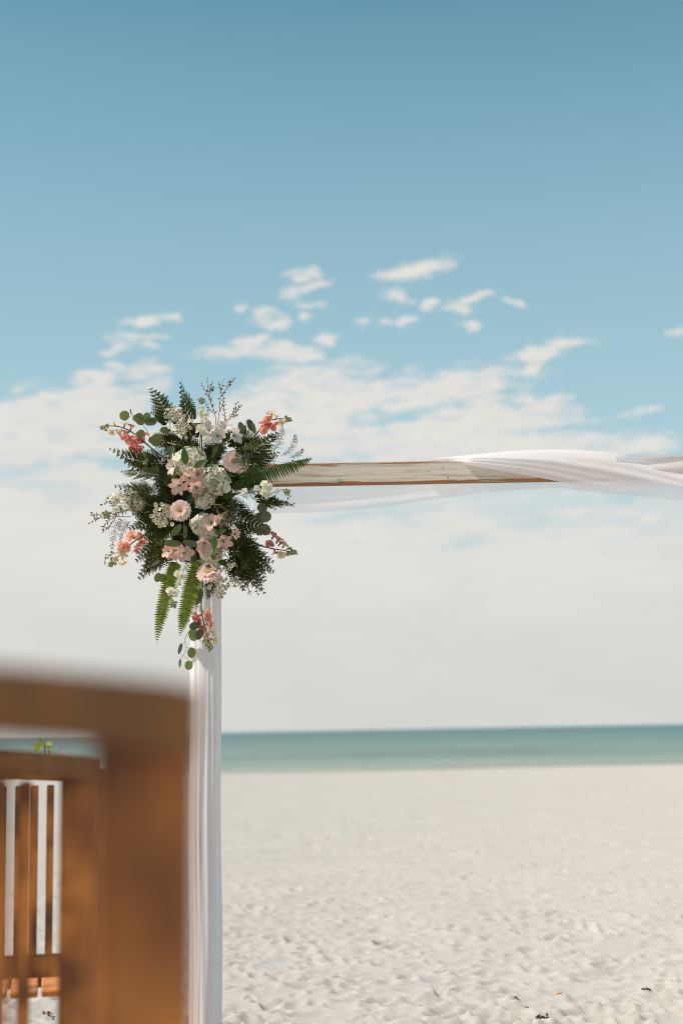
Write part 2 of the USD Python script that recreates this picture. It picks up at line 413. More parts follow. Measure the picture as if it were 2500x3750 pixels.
# chair wood: orange brown varnish with darker worn stain in patches, and darker above the height top
def chair_wood(name, base, dark, top=9.0, stain=0.92):
    mat(name, {"tc": ("texture_coordinate", {}), "mp": ("mapping", {"scale": (26.0, 26.0, 2.0)}), "w": ("noise_texture", {"scale": 1.0, "detail": 5.0, "roughness": 0.6, "distortion": 0.6}),
               "s": ("noise_texture", {"scale": 3.4, "detail": 3.0, "roughness": 0.6}), "r": ("rgb_ramp", {"ramp": [(0.25, tuple(np.array(base) * 0.7)), (0.5, base), (0.75, tuple(np.array(base) * 1.3))]}),
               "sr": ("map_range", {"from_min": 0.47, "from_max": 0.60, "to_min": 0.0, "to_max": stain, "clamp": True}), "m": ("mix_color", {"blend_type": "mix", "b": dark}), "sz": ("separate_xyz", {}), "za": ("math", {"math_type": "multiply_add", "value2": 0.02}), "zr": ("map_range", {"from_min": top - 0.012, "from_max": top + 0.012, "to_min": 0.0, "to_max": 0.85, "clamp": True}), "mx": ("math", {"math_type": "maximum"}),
               "bp": ("bump", {"strength": 0.3, "distance": 0.002}), "p": ("principled_bsdf", {"roughness": 0.5, "specular_ior_level": 0.35})},
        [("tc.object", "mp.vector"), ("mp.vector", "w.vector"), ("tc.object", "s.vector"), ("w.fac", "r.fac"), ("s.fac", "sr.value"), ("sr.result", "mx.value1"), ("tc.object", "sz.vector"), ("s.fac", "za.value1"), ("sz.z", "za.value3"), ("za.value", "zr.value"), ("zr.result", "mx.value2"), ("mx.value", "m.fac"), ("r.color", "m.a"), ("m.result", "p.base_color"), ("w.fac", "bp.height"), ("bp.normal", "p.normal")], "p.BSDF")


chair_wood("chair_wood", (0.56, 0.185, 0.036), (0.10, 0.030, 0.010))
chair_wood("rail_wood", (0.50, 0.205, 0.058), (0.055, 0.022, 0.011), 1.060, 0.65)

BEAM_Y = 5.3
BEAM_BOT = P(1500, 1768, BEAM_Y)[2]
BEAM_TOP = BEAM_BOT + 0.081
bz = (BEAM_BOT + BEAM_TOP) / 2
cloth("drape_cloth", 0.035, (0.955, 0.915, 0.92), 0.2)
cloth("wrap_cloth", 0.06, (0.955, 0.92, 0.925), 0.5, (BEAM_BOT - 0.06, BEAM_BOT + 0.004, 15.0))
cloth("sheer_cloth", 0.52, (0.92, 0.88, 0.89), 0.6)

# old white paint rubbed through to brown wood along the edges
mat("worn_paint", {"g": ("geometry", {}), "mp": ("mapping", {"scale": (3.2, 30.0, 75.0)}), "n": ("noise_texture", {"scale": 1.0, "detail": 6.0, "roughness": 0.68}),
                   "mp2": ("mapping", {"scale": (1.3, 6.0, 12.0)}), "n2": ("noise_texture", {"scale": 1.0, "detail": 4.0, "roughness": 0.6}),
                   "sp": ("separate_xyz", {}), "dz": ("math", {"math_type": "subtract", "value2": bz}), "ab": ("math", {"math_type": "absolute"}),
                   "ed": ("map_range", {"from_min": 0.022, "from_max": 0.041, "to_min": 0.0, "to_max": 0.34, "clamp": True}),
                   "a1": ("math", {"math_type": "add"}), "a2": ("math", {"math_type": "multiply_add", "value2": 0.55}),
                   "cov": ("map_range", {"from_min": 0.93, "from_max": 1.03, "to_min": 0.0, "to_max": 1.0, "clamp": True}),
                   "paint": ("rgb_ramp", {"ramp": [(0.32, (0.38, 0.29, 0.21)), (0.46, (0.64, 0.545, 0.44)), (0.7, (0.76, 0.68, 0.57))]}),
                   "wood": ("rgb_ramp", {"ramp": [(0.3, (0.13, 0.055, 0.022)), (0.55, (0.36, 0.155, 0.06)), (0.8, (0.45, 0.24, 0.12))]}),
                   "m": ("mix_color", {"blend_type": "mix"}), "bp": ("bump", {"strength": 0.6, "distance": 0.002}), "p": ("principled_bsdf", {"roughness": 0.65, "specular_ior_level": 0.25})},
    [("g.position", "mp.vector"), ("g.position", "mp2.vector"), ("mp.vector", "n.vector"), ("mp2.vector", "n2.vector"), ("g.position", "sp.vector"), ("sp.z", "dz.value1"), ("dz.value", "ab.value1"), ("ab.value", "ed.value"),
     ("n.fac", "a1.value1"), ("ed.result", "a1.value2"), ("n2.fac", "a2.value1"), ("a1.value", "a2.value3"), ("a2.value", "cov.value"), ("cov.result", "m.fac"),
     ("n.fac", "paint.fac"), ("n.fac", "wood.fac"), ("paint.color", "m.a"), ("wood.color", "m.b"), ("m.result", "p.base_color"), ("n.fac", "bp.height"), ("bp.normal", "p.normal")], "p.BSDF")

mat("sand", {"g": ("geometry", {}), "n": ("noise_texture", {"scale": 1.6, "detail": 5.0, "roughness": 0.6}), "n2": ("noise_texture", {"scale": 220.0, "detail": 2.0}), "n3": ("noise_texture", {"scale": 14.0, "detail": 5.0, "roughness": 0.7}),
             "r": ("rgb_ramp", {"ramp": [(0.3, (0.447, 0.406, 0.365)), (0.7, (0.500, 0.456, 0.411))]}), "sp": ("separate_xyz", {}), "wet": ("map_range", {"from_min": -0.355, "from_max": -0.325, "to_min": 0.0, "to_max": 1.0, "clamp": True}),
             "mw": ("mix_color", {"blend_type": "mix", "a": (0.40, 0.37, 0.32)}), "fl": ("map_range", {"from_min": 0.74, "from_max": 0.78, "to_min": 1.0, "to_max": 0.75, "clamp": True}), "ml": ("mix_color", {"blend_type": "multiply", "fac": 1.0}),
             "mxn": ("math", {"math_type": "multiply_add", "value2": 0.25}), "bp": ("bump", {"strength": 0.55, "distance": 0.012}), "p": ("principled_bsdf", {"roughness": 0.95, "specular_ior_level": 0.1, "diffuse_roughness": 0.6})},
    [("g.position", "n.vector"), ("g.position", "n2.vector"), ("g.position", "n3.vector"), ("n.fac", "r.fac"), ("g.position", "sp.vector"), ("sp.z", "wet.value"), ("wet.result", "mw.fac"), ("r.color", "mw.b"), ("n2.fac", "fl.value"), ("mw.result", "ml.a"), ("fl.result", "ml.b"),
     ("ml.result", "p.base_color"), ("n2.fac", "mxn.value1"), ("n3.fac", "mxn.value3"), ("mxn.value", "bp.height"), ("bp.normal", "p.normal")], "p.BSDF")
mat("sea", {"g": ("geometry", {}), "mp3": ("mapping", {"scale": (0.035, 0.3, 1.0)}), "n3": ("noise_texture", {"scale": 1.0, "detail": 4.0, "roughness": 0.65}), "sk": ("map_range", {"from_min": 0.3, "from_max": 0.7, "to_min": 0.6, "to_max": 1.4}), "st": ("mix_color", {"blend_type": "multiply", "fac": 1.0}), "mp": ("mapping", {"scale": (0.35, 0.9, 1.0)}), "n": ("noise_texture", {"scale": 1.0, "detail": 5.0, "roughness": 0.65}), "mp2": ("mapping", {"scale": (0.02, 0.09, 1.0)}), "n2": ("noise_texture", {"scale": 1.0, "detail": 3.0}),
            "sp": ("separate_xyz", {}), "md": ("math", {"math_type": "multiply_add", "value2": 90.0, "value3": -45.0}), "ad": ("math", {"math_type": "add"}), "lg": ("map_range", {"from_min": 55.0, "from_max": 420.0, "to_min": 0.0, "to_max": 1.0, "clamp": True}),
            "sq": ("math", {"math_type": "power", "value2": 0.5}), "r": ("rgb_ramp", {"ramp": [(0.0, (0.225, 0.255, 0.20)), (0.25, (0.18, 0.235, 0.195)), (0.6, (0.11, 0.19, 0.165)), (1.0, (0.062, 0.145, 0.14))]}),
            "bp": ("bump", {"strength": 0.6, "distance": 0.25}), "p": ("principled_bsdf", {"roughness": 0.35, "ior": 1.33, "specular_ior_level": 0.12})},
    [("g.position", "mp.vector"), ("mp.vector", "n.vector"), ("g.position", "mp2.vector"), ("mp2.vector", "n2.vector"), ("g.position", "sp.vector"), ("n2.fac", "md.value1"), ("sp.y", "ad.value1"), ("md.value", "ad.value2"), ("ad.value", "lg.value"), ("lg.result", "sq.value1"), ("sq.value", "r.fac"), ("r.color", "st.a"), ("sk.result", "st.b"), ("st.result", "p.base_color"), ("g.position", "mp3.vector"), ("mp3.vector", "n3.vector"), ("n3.fac", "sk.value"),
     ("n.fac", "bp.height"), ("bp.normal", "p.normal")], "p.BSDF")

# ------------------------------------------------------------------ beach and sea
SHORE_Y, SEA_Z = 56.0, -0.36


def ground_z(x, y):
    y = np.asarray(y, float)
    s = 0.8
    near = 0.041 * s * np.logaddexp(0, (5.3 - np.maximum(y, -2)) / s)
    z = near - 0.0069 * s * np.logaddexp(0, (y - 5.3) / s)
    return z - 0.06 * np.maximum(0, y - SHORE_Y - 1) ** 0.9 * (y > SHORE_Y + 1)


g2 = np.random.default_rng(5)
DENTS = []
for _ in range(6500):
    y = 3.8 * (40 / 3.8) ** g2.random()
    x = g2.uniform(-0.34, 0.34) * y
    DENTS.append((x, y, g2.uniform(0.035, 0.12), g2.uniform(0.02, 0.055), g2.uniform(0, np.pi), g2.uniform(0.005, 0.026)))
DENTS = np.array(DENTS)


def relief(x, y):
    shp = x.shape
    p = np.stack([x.ravel(), y.ravel(), np.zeros(x.size)], 1)
    near = np.clip(1.3 - p[:, 1] / 48, 0.2, 1)
    h = (meshkit.fbm(p * 0.7, 3, 3) - 0.5) * 0.06 + (meshkit.fbm(p * np.array([3.6, 4.6, 1]), 3, 9) - 0.5) * 0.022
    patch = np.clip(3 * meshkit.fbm(p * np.array([0.6, 0.5, 1]), 2, 33) - 1.0, 0, 1)
    rid = 1 - np.abs(2 * meshkit.fbm(p * np.array([5.0, 6.5, 1]), 3, 21) - 1)
    h += (0.003 + 0.015 * patch) * (np.clip(rid, 0.6, 1) ** 3 - 0.6)
    h += 0.005 * patch * (meshkit.noise(p * np.array([13.0, 16.0, 1]), 40) - 0.5)
    from scipy.spatial import cKDTree
    tree = cKDTree(p[:, :2])
    for dx, dy, a, b, th, dep in DENTS:
        idx = tree.query_ball_point([dx, dy], 2.2 * max(a, b))
        if not idx:
            continue
        q = p[idx, :2] - [dx, dy]
        u = (q[:, 0] * np.cos(th) + q[:, 1] * np.sin(th)) / a
        v = (-q[:, 0] * np.sin(th) + q[:, 1] * np.cos(th)) / b
        r2 = u * u + v * v
        h[idx] += dep * (-np.exp(-r2 ** 1.6 * 1.2) + 0.6 * np.exp(-(np.sqrt(r2) - 1.25) ** 2 * 6))
    return (h * near * 0.74).reshape(shp)


ang = np.radians(np.concatenate([np.linspace(-180, -22, 40, endpoint=False), np.linspace(-22, 22, 420, endpoint=False), np.linspace(22, 180, 40, endpoint=False)]))
rad = np.concatenate([np.geomspace(0.25, 3.6, 40, endpoint=False), np.geomspace(3.6, 16, 430, endpoint=False), np.geomspace(16, 62, 130, endpoint=False), np.geomspace(62, 2500, 20)])
AA, RR = np.meshgrid(ang, rad)
GX, GY = RR * np.sin(AA), RR * np.cos(AA)
inner = (RR < 62)
GZ = ground_z(GX, np.minimum(GY, 300))
rel = np.zeros_like(GX)
vis = inner & (np.abs(AA) < np.radians(23)) & (RR > 3.0)
rows = np.where(vis.any(1))[0]; cols = np.where(vis.any(0))[0]
sl = np.ix_(rows, cols)
rel[sl] = relief(GX[sl], GY[sl])
fade = np.clip((RR - 3.0) / 0.6, 0, 1) * np.clip((np.radians(22.9) - np.abs(AA)) / np.radians(1.5), 0, 1) * np.clip((60 - RR) / 6, 0, 1)
GZ = GZ + rel * fade
GZ = GZ + 0.05 * (meshkit.fbm(np.stack([GX / 16, GY / 30, 0 * GX], -1), 3, 51) - 0.5) * np.clip((RR - 25) / 20, 0, 1) * np.clip((75 - RR) / 10, 0, 1)
na, nr = len(ang), len(rad)
v = np.stack([GX, GY, GZ], -1).reshape(-1, 3)
i = np.arange(nr - 1)[:, None] * na; j = np.arange(na)[None]
q = np.stack([i + j, i + na + j, i + na + (j + 1) % na, i + (j + 1) % na], -1).reshape(-1, 4)
q = q[:, ::-1]
v = np.vstack([v, [[0, 0, float(ground_z(0, 0.0))]]])
fan = np.array([[len(v) - 1, (k + 1) % na, k] for k in range(na)])
F3 = np.vstack([q[:, [0, 1, 2]], q[:, [0, 2, 3]], fan])
nz_ = np.cross(v[F3[0, 1]] - v[F3[0, 0]], v[F3[0, 2]] - v[F3[0, 0]])[2]
single("beach_sand", (v, F3 if nz_ > 0 else F3[:, ::-1]), "sand", "pale footprint-dimpled beach sand sloping to the sea", kind="structure")


def ground_hit(px, py):
    d = ray(px, py)
    y = np.linspace(2, 60, 30000)
    z = EYE[2] + d[2] * y
    k = np.argmax(z < ground_z(0, y))
    x, y = d[0] * y[k], y[k]
    return np.array([x, y, float(ground_z(x, y) + relief(np.array([x]), np.array([y]))[0])])


# sea: one sheet from under the beach edge to beyond the horizon, gently waved near the shore
xs = np.concatenate([-np.geomspace(60, 30000, 14)[::-1], np.linspace(-50, 50, 81), np.geomspace(60, 30000, 14)])
ys = np.concatenate([np.linspace(52, 140, 150), np.geomspace(142, 30000, 60)])
SX, SY = np.meshgrid(xs, ys)
SZ = SEA_Z + 0.035 * np.clip((SY - SHORE_Y - 1) / 12, 0, 1) * np.clip(1.4 - SY / 140, 0, 1) * np.sin(SY * 1.1 + 1.2 * np.sin(SX * 0.13) + 0.02 * SX * np.sin(SY * 0.05))
v = np.stack([SX, SY, SZ], -1).reshape(-1, 3)
nx, ny = len(xs), len(ys)
i = np.arange(ny - 1)[:, None] * nx; j = np.arange(nx - 1)[None]
q = np.stack([i + j, i + j + 1, i + nx + j + 1, i + nx + j], -1).reshape(-1, 4)
single("sea", (v, q), "sea", "calm teal green sea under a pale horizon", kind="structure")

# ------------------------------------------------------------------ the wedding arbor
PX = P(747, 2600, BEAM_Y)[0]                       # post axis
arb = Thing("wedding_arbor", "weathered white wooden arbor with post and crossbeam on the sand", "arbor", (PX, BEAM_Y + 0.045, 0))
gz = float(ground_z(PX, BEAM_Y))
PW = 0.068
arb.part("post", bevel_box((PW, PW, BEAM_BOT - gz + 0.3), 0.004, (PX, BEAM_Y + 0.046, (BEAM_BOT + gz - 0.3) / 2)), "worn_paint", smooth=30)
arb.part("post", bevel_box((PW, PW, BEAM_BOT - gz + 0.3), 0.004, (PX + 2.75, BEAM_Y + 0.046, (BEAM_BOT + gz - 0.3) / 2)), "worn_paint", smooth=30)
PW = 0.088
beam = bevel_box((3.05, 0.05, BEAM_TOP - BEAM_BOT), 0.004, (PX + 1.375, BEAM_Y + 0.025, bz + 0.001))
bm = arb.part("beam", beam, "worn_paint", smooth=30)
for x, y in ((1567, 1727), (1620, 1713), (1640, 1749), (1726, 1733), (1814, 1741)):
    c = P(x, y, BEAM_Y)
    m = trimesh.creation.cylinder(rng.uniform(0.0014, 0.0028), 0.006, sections=8)
    m.apply_transform(trimesh.transformations.rotation_matrix(np.pi / 2, [1, 0, 0]))
    m.apply_translation(c + [0, 0.0022, 0])
    arb.part("nail", m, "nail_dark", under=bm, smooth=30)

# the long drape round the post, hanging in narrow folds to the sand
nth, nzr = 140, 80
th = np.linspace(0, 2 * np.pi, nth, endpoint=False)
zz = np.linspace(gz - 0.01, BEAM_TOP - 0.01, nzr)
V = []
for z in zz:
    t = (z - gz) / (BEAM_TOP - gz)
    ed = spline([[-0.062, 0.054], [-0.063, 0.056], [-0.060, 0.0585], [-0.0575, 0.0575], [-0.052, 0.0565]], 101)[int(round(t * 100))]
    half, mid = (ed[1] - ed[0]) / 2, (ed[1] + ed[0]) / 2
    mid += 0.008 * (float(meshkit.noise(np.array([t * 5.0, 2.0, 1.0]), 5)) - 0.5)
    half *= 1 + 0.06 * (float(meshkit.noise(np.array([t * 6.0, 8.0, 1.0]), 6)) - 0.5)
    ph = np.stack([np.cos(th) * 2.6, np.sin(th) * 2.6, np.full(nth, t * 2.0)], 1)
    fold = 1 + 0.17 * (meshkit.noise(ph * 1.0, 3) - 0.5) + 0.10 * (meshkit.noise(ph * [2.3, 2.3, 1.3] + 7, 8) - 0.5) + 0.03 * (meshkit.noise(ph * [5, 5, 3] + 3, 12) - 0.5)
    r = np.stack([half * np.sign(np.cos(th)) * np.abs(np.cos(th)) ** 0.8, 0.062 * np.sign(np.sin(th)) * np.abs(np.sin(th)) ** 0.8], 1)
    V.append(np.stack([PX + mid + r[:, 0] * (0.955 + (fold - 1)), BEAM_Y + 0.046 + r[:, 1] * fold * 1.04, np.full(nth, z)], 1))
v = np.vstack(V)
i = np.arange(nzr - 1)[:, None] * nth; j = np.arange(nth)[None]
q = np.stack([i + j, i + (j + 1) % nth, i + nth + (j + 1) % nth, i + nth + j], -1).reshape(-1, 4)
single("post_drape", (v, q), "drape_cloth", "white sheer drape wrapped round the arbor post, hanging to the sand", "drape")

# the swag: comes from behind the beam, sinks below it and wraps over its top towards the right
cols = np.linspace(930, 3440, 214)
top_pts = np.array([(900, 1694), (1400, 1692), (1500, 1687), (1600, 1678), (1700, 1667), (1800, 1657), (1900, 1649), (2000, 1645.5), (2100, 1647), (2200, 1654), (2300, 1669), (2400, 1692), (2500, 1722), (2700, 1770), (2900, 1790)], float)
front_low = np.array([(900, 1690), (1630, 1688), (1750, 1710), (1850, 1728), (1950, 1745), (2050, 1764), (2130, 1783), (2250, 1802), (2400, 1820), (2500, 1828), (2900, 1850)], float)
back_low = np.array([(900, 1880), (1000, 1880), (1150, 1877), (1300, 1868), (1450, 1850), (1600, 1826), (1750, 1806), (1900, 1794), (2050, 1786), (2200, 1806), (2500, 1836), (2900, 1856)], float)
NF, NB = 26, 26
V, UVs = [], []
for cpx in cols:
    tp = np.interp(cpx, top_pts[:, 0], top_pts[:, 1])
    fl = np.interp(cpx, front_low[:, 0], front_low[:, 1])
    bl = np.interp(cpx, back_low[:, 0], back_low[:, 1])
    on = np.clip((cpx - 1560) / 160, 0, 1)                      # 0: still behind the beam, 1: over it
    col = []
    for k in range(NF):                                          # front, from its lower edge up to the crest
        t = k / NF
        py = fl + (tp - fl) * t
        yfront = BEAM_Y - 0.012 - 0.016 * np.sin(np.pi * min(1, t * 0.9 + 0.08)) * on
        ytop = BEAM_Y + 0.02
        yv = yfront * (1 - t ** 9) + ytop * t ** 9
        yv = yv * on + (BEAM_Y + 0.094 - 0.03 * t) * (1 - on)
        amp = 0.0022 * on * np.sin(np.pi * min(1, t + 0.02))
        yv += amp * (np.sin(14 * t + (cpx - 1600) * 0.006) + 0.7 * np.sin(27 * t + (cpx - 1500) * 0.011 + 1))
        col.append(P(cpx, py, yv))
    for k in range(NB + 1):                                      # back, from the crest down behind the beam
        t = k / NB
        py = tp + (bl - tp) * t
        yv = (BEAM_Y + 0.02) * (1 - min(1, t * 3)) + (BEAM_Y + 0.115) * min(1, t * 3)
        yv = yv * on + (BEAM_Y + 0.10 + 0.02 * t) * (1 - on)
        yv += 0.007 * t * (np.sin(9 * t + (cpx - 900) * 0.0045) + 0.6 * np.sin(21 * t - (cpx - 900) * 0.004))
        col.append(P(cpx, py, yv))
    V.append(col)
V = np.array(V)
nc, nk = V.shape[:2]
i = np.arange(nc - 1)[:, None] * nk; j = np.arange(nk - 1)[None]
q = np.stack([i + j, i + nk + j, i + nk + j + 1, i + j + 1], -1)
sw = Thing("beam_swag", "white sheer fabric swag wrapped over the crossbeam and hanging below it", "fabric swag", V[0, NF])
vv = V.reshape(-1, 3)
qf = q[:, :NF].reshape(-1, 4); qb = q[:, NF:].reshape(-1, 4)
# the front of the wrap starts where the cloth comes over the beam
keep = cols[qf[:, 0] // nk] > 1500
for nm, qq, mt in (("wrapped_cloth", qf[keep], "wrap_cloth"), ("hanging_cloth", qb, "sheer_cloth")):
    used, inv = np.unique(qq, return_inverse=True)
    sw.part(nm, (vv[used], inv.reshape(qq.shape)), mt)
# a second loose fold lying behind the crest on the right
V = []
for cpx in np.linspace(2255, 2900, 40):
    s = np.clip((cpx - 2290) / 60, 0, 1)
    tp = np.interp(cpx, [2290, 2320, 2400, 2450, 2500, 2900], [1668, 1665.5, 1661.5, 1661, 1663, 1690])
    V.append([P(cpx, tp + t * 120, BEAM_Y - 0.012 + 0.02 * t * 0 + 0.006 * np.sin(12 * t + cpx * 0.01)) for t in np.linspace(0, 1, 9)])
V = np.array(V); nc, nk = V.shape[:2]
i = np.arange(nc - 1)[:, None] * nk; j = np.arange(nk - 1)[None]
sw.part("loose_fold", (V.reshape(-1, 3), np.stack([i + j, i + nk + j, i + nk + j + 1, i + j + 1], -1).reshape(-1, 4)), "wrap_cloth")

# ------------------------------------------------------------------ chairs
def chair_parts():
    """The chair in its own frame: origin at the foot of the right back post, x to the right, y forwards."""
    out = []
    W, PWd, PD, H, SD = 0.46, 0.060, 0.046, 1.05, 0.43
    def leg(x, y, h, w, d):
        return bevel_box((w, d, h), 0.005, (x, y, h / 2 - 0.015))
    for x in (0.0, -W):
        m = bevel_box((PWd, PD, H), 0.008, (x, 0, H / 2 - 0.015))
        m = m.subdivide_to_size(0.12)
        m.vertices[:, 1] -= np.where(m.vertices[:, 2] > 0.45, 0.06 * ((m.vertices[:, 2] - 0.45) / 0.6) ** 1.3, 0)
        out.append(("back_post", m, "chair_wood"))
    n = 24
    xs = np.linspace(-W - PWd / 2 + 0.0, PWd / 2, n)
    s = (xs + W / 2) / (W / 2 + PWd / 2)
    crown = 0.022 * (1 - np.abs(s) ** 1.35)
    rnd = 0.002 * np.clip((np.abs(s) - 0.93) / 0.07, 0, 1) ** 2
    pts = [(x, 1.047 + c - r) for x, c, r in zip(xs, crown, rnd)] + [(x, 1.008 + 0.9 * c) for x, c in zip(xs[::-1], crown[::-1])]
    m = trimesh.creation.extrude_polygon(Polygon(pts), 0.03, engine="earcut")
    m.apply_transform(trimesh.transformations.rotation_matrix(np.pi / 2, [1, 0, 0]))
    m.apply_translation((0, -0.058 - 0.022, 0)); m.vertices[:, 1] += 0.022 - 0.003
    # the rail stands a little proud behind the posts
    m.vertices[:, 1] -= 0.012 * (1 - ((m.vertices[:, 0] + W / 2) / (W / 2)) ** 2).clip(0, 1)
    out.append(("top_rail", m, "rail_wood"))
    out.append(("lower_rail", bevel_box((W - PWd, 0.024, 0.06), 0.004, (-W / 2, -0.008, 0.53)), "chair_wood"))
    for x in np.linspace(-0.086, -W + 0.086, 8):
        m = bevel_box((0.0195, 0.014, 0.47), 0.003, (x, 0, 0.775))
        m = m.subdivide_to_size(0.1)
        m.vertices[:, 1] += -0.008 - 0.062 * (np.clip((m.vertices[:, 2] - 0.54) / 0.42, 0, 1)) ** 1.2
        out.append(("slat", m, "chair_wood"))
    for k in range(6):
        out.append(("seat_board", bevel_box((0.072, SD, 0.018), 0.004, (-W - 0.015 + 0.04 + k * 0.0815, 0.025 + SD / 2, 0.451)), "chair_wood"))
    for x in (0.0, -W):
        out.append(("front_leg", leg(x, SD - 0.01, 0.455, 0.042, 0.04), "chair_wood"))
        out.append(("side_apron", bevel_box((0.02, SD - 0.06, 0.035), 0.003, (x, SD / 2, 0.422)), "chair_wood"))
        out.append(("side_stretcher", bevel_box((0.018, SD - 0.06, 0.03), 0.003, (x, SD / 2, 0.17)), "chair_wood"))
    out.append(("front_apron", bevel_box((W - 0.05, 0.02, 0.035), 0.003, (-W / 2, SD - 0.01, 0.422)), "chair_wood"))
    return out


CH = math.radians(11.6)
CHAIRS = [((-0.129, 0.90), "nearest wooden chair, its dark top rail and corner post out of focus"),
          ((-0.464, 2.50), "second wooden chair from the camera, orange post seen behind the nearest chair"),
          ((-0.688, 4.00), "farthest wooden chair of the row, posy on its top rail")]
first = None
chair_at = []
for n, ((x, y), label) in enumerate(CHAIRS):
    z = float(ground_z(x, y))
    path = numbered("/World", "wooden_chair")
    xf = UsdGeom.Xform.Define(stage, path)
    xf.AddTranslateOp().Set(Gf.Vec3d(x, y, z)); xf.AddRotateZOp().Set(math.degrees(CH))
    chair_at.append((x, y, z))
    if first is None:
        first = path
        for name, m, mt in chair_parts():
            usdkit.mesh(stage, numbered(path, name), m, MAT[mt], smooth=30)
    else:
        xf.GetPrim().GetReferences().AddInternalReference(first)
        xf.GetPrim().SetInstanceable(True)
        xf.ClearXformOpOrder(); xf.GetPrim().RemoveProperty("xformOp:translate"); xf.GetPrim().RemoveProperty("xformOp:rotateZ")
        xf.AddTranslateOp().Set(Gf.Vec3d(x, y, z)); xf.AddRotateZOp().Set(math.degrees(CH))
    tag(xf.GetPrim(), label, "chair", "wooden chairs in the row along the aisle")

# a small posy on the third chair
by = 3.93
po = Thing("chair_posy", "small posy of lime leaves with a lilac ribbon on the farthest chair's rail", "posy", P(190, 2835, by))
po.part("stem", tube(bez(P(178, 2840, by), P(168, 2790, by), P(163, 2722, by)), 0.003, 0.002), "twig_brown")
po.part("stem", tube(bez(P(196, 2842, by), P(184, 2790, by), P(178, 2738, by)), 0.003, 0.002), "twig_brown")
for a, b, w in (((160, 2730), (112, 2738), 0.018), ((160, 2722), (128, 2752), 0.014), ((165, 2725), (190, 2728), 0.016), ((170, 2735), (186, 2742), 0.012), ((158, 2718), (140, 2710), 0.012)):
    p0, p1 = P(*a, by), P(*b, by - 0.02)
    m = leaf(p0, p1 - p0, (0.1, -1, 0.5), np.linalg.norm(p1 - p0), w, "oval", 6, 0.2, -0.1)
    po.part("leaf", m[:2], "lime_leaf", uv=m[2])
rib = [P(222, 2738, by - 0.01), P(250, 2762, by - 0.02), P(285, 2790, by - 0.03), P(318, 2822, by - 0.03)]
rs = spline(rib, 12)
wv = np.interp(np.linspace(0, 1, 12), [0, 0.3, 0.6, 1], [0.004, 0.024, 0.03, 0.018])[:, None] * np.array([-0.55, 0.2, -0.75])
rv = np.stack([rs, rs + wv * 0.5 + [0, -0.008, 0], rs + wv], 1).reshape(-1, 3)
i = np.arange(11)[:, None] * 3; j = np.arange(2)[None]
po.part("ribbon", (rv, np.stack([i + j, i + 3 + j, i + 4 + j, i + 1 + j], -1).reshape(-1, 4)), "lilac_ribbon")
p0, p1 = P(352, 2822, by), P(376, 2796, by)
m = leaf(p0, p1 - p0, (0.2, -1, 0.2), np.linalg.norm(p1 - p0) * 1.1, 0.011, "oval", 5, 0.3)
po.part("petal", m[:2], "pale_petal", uv=m[2])

# ------------------------------------------------------------------ the floral arrangement
ZS = 0.5421


def S(zx, zy):
    return 300 + zx * ZS, 1350 + zy * ZS


def off_of(zx, zy):
    sx, sy = S(zx, zy)
    r2 = ((sx - 740) / 430) ** 2 + ((sy - 1860) / 540) ** 2
    return 0.04 + 0.25 * math.sqrt(max(0.0, 1 - r2))


def Z(zx, zy, extra=0.0, off=None):
    """A point of the arrangement from its place in the close-up; it bulges towards the camera in the middle."""
    return P(*S(zx, zy), BEAM_Y - (off_of(zx, zy) if off is None else off) - extra)


def zl(u):
    return u * ZS * 5.1 / FPX


CORE = Z(790, 960, off=0.03)
TOCAM = np.array([0.0, -1.0, -0.12])

fb = trimesh.creation.icosphere(3, 1.0)
fv = fb.vertices * [0.105, 0.075, 0.20]
fv = fv * (1 + 0.25 * (meshkit.fbm(fv * 22, 3, 2) - 0.5))[:, None]
single("floral_foam", (fv + Z(800, 930, off=0.075), fb.faces), "foam", "dark foam block hidden in the heart of the flowers on the arbor", "floral foam")

GF = "leatherleaf fern fronds in the arrangement"


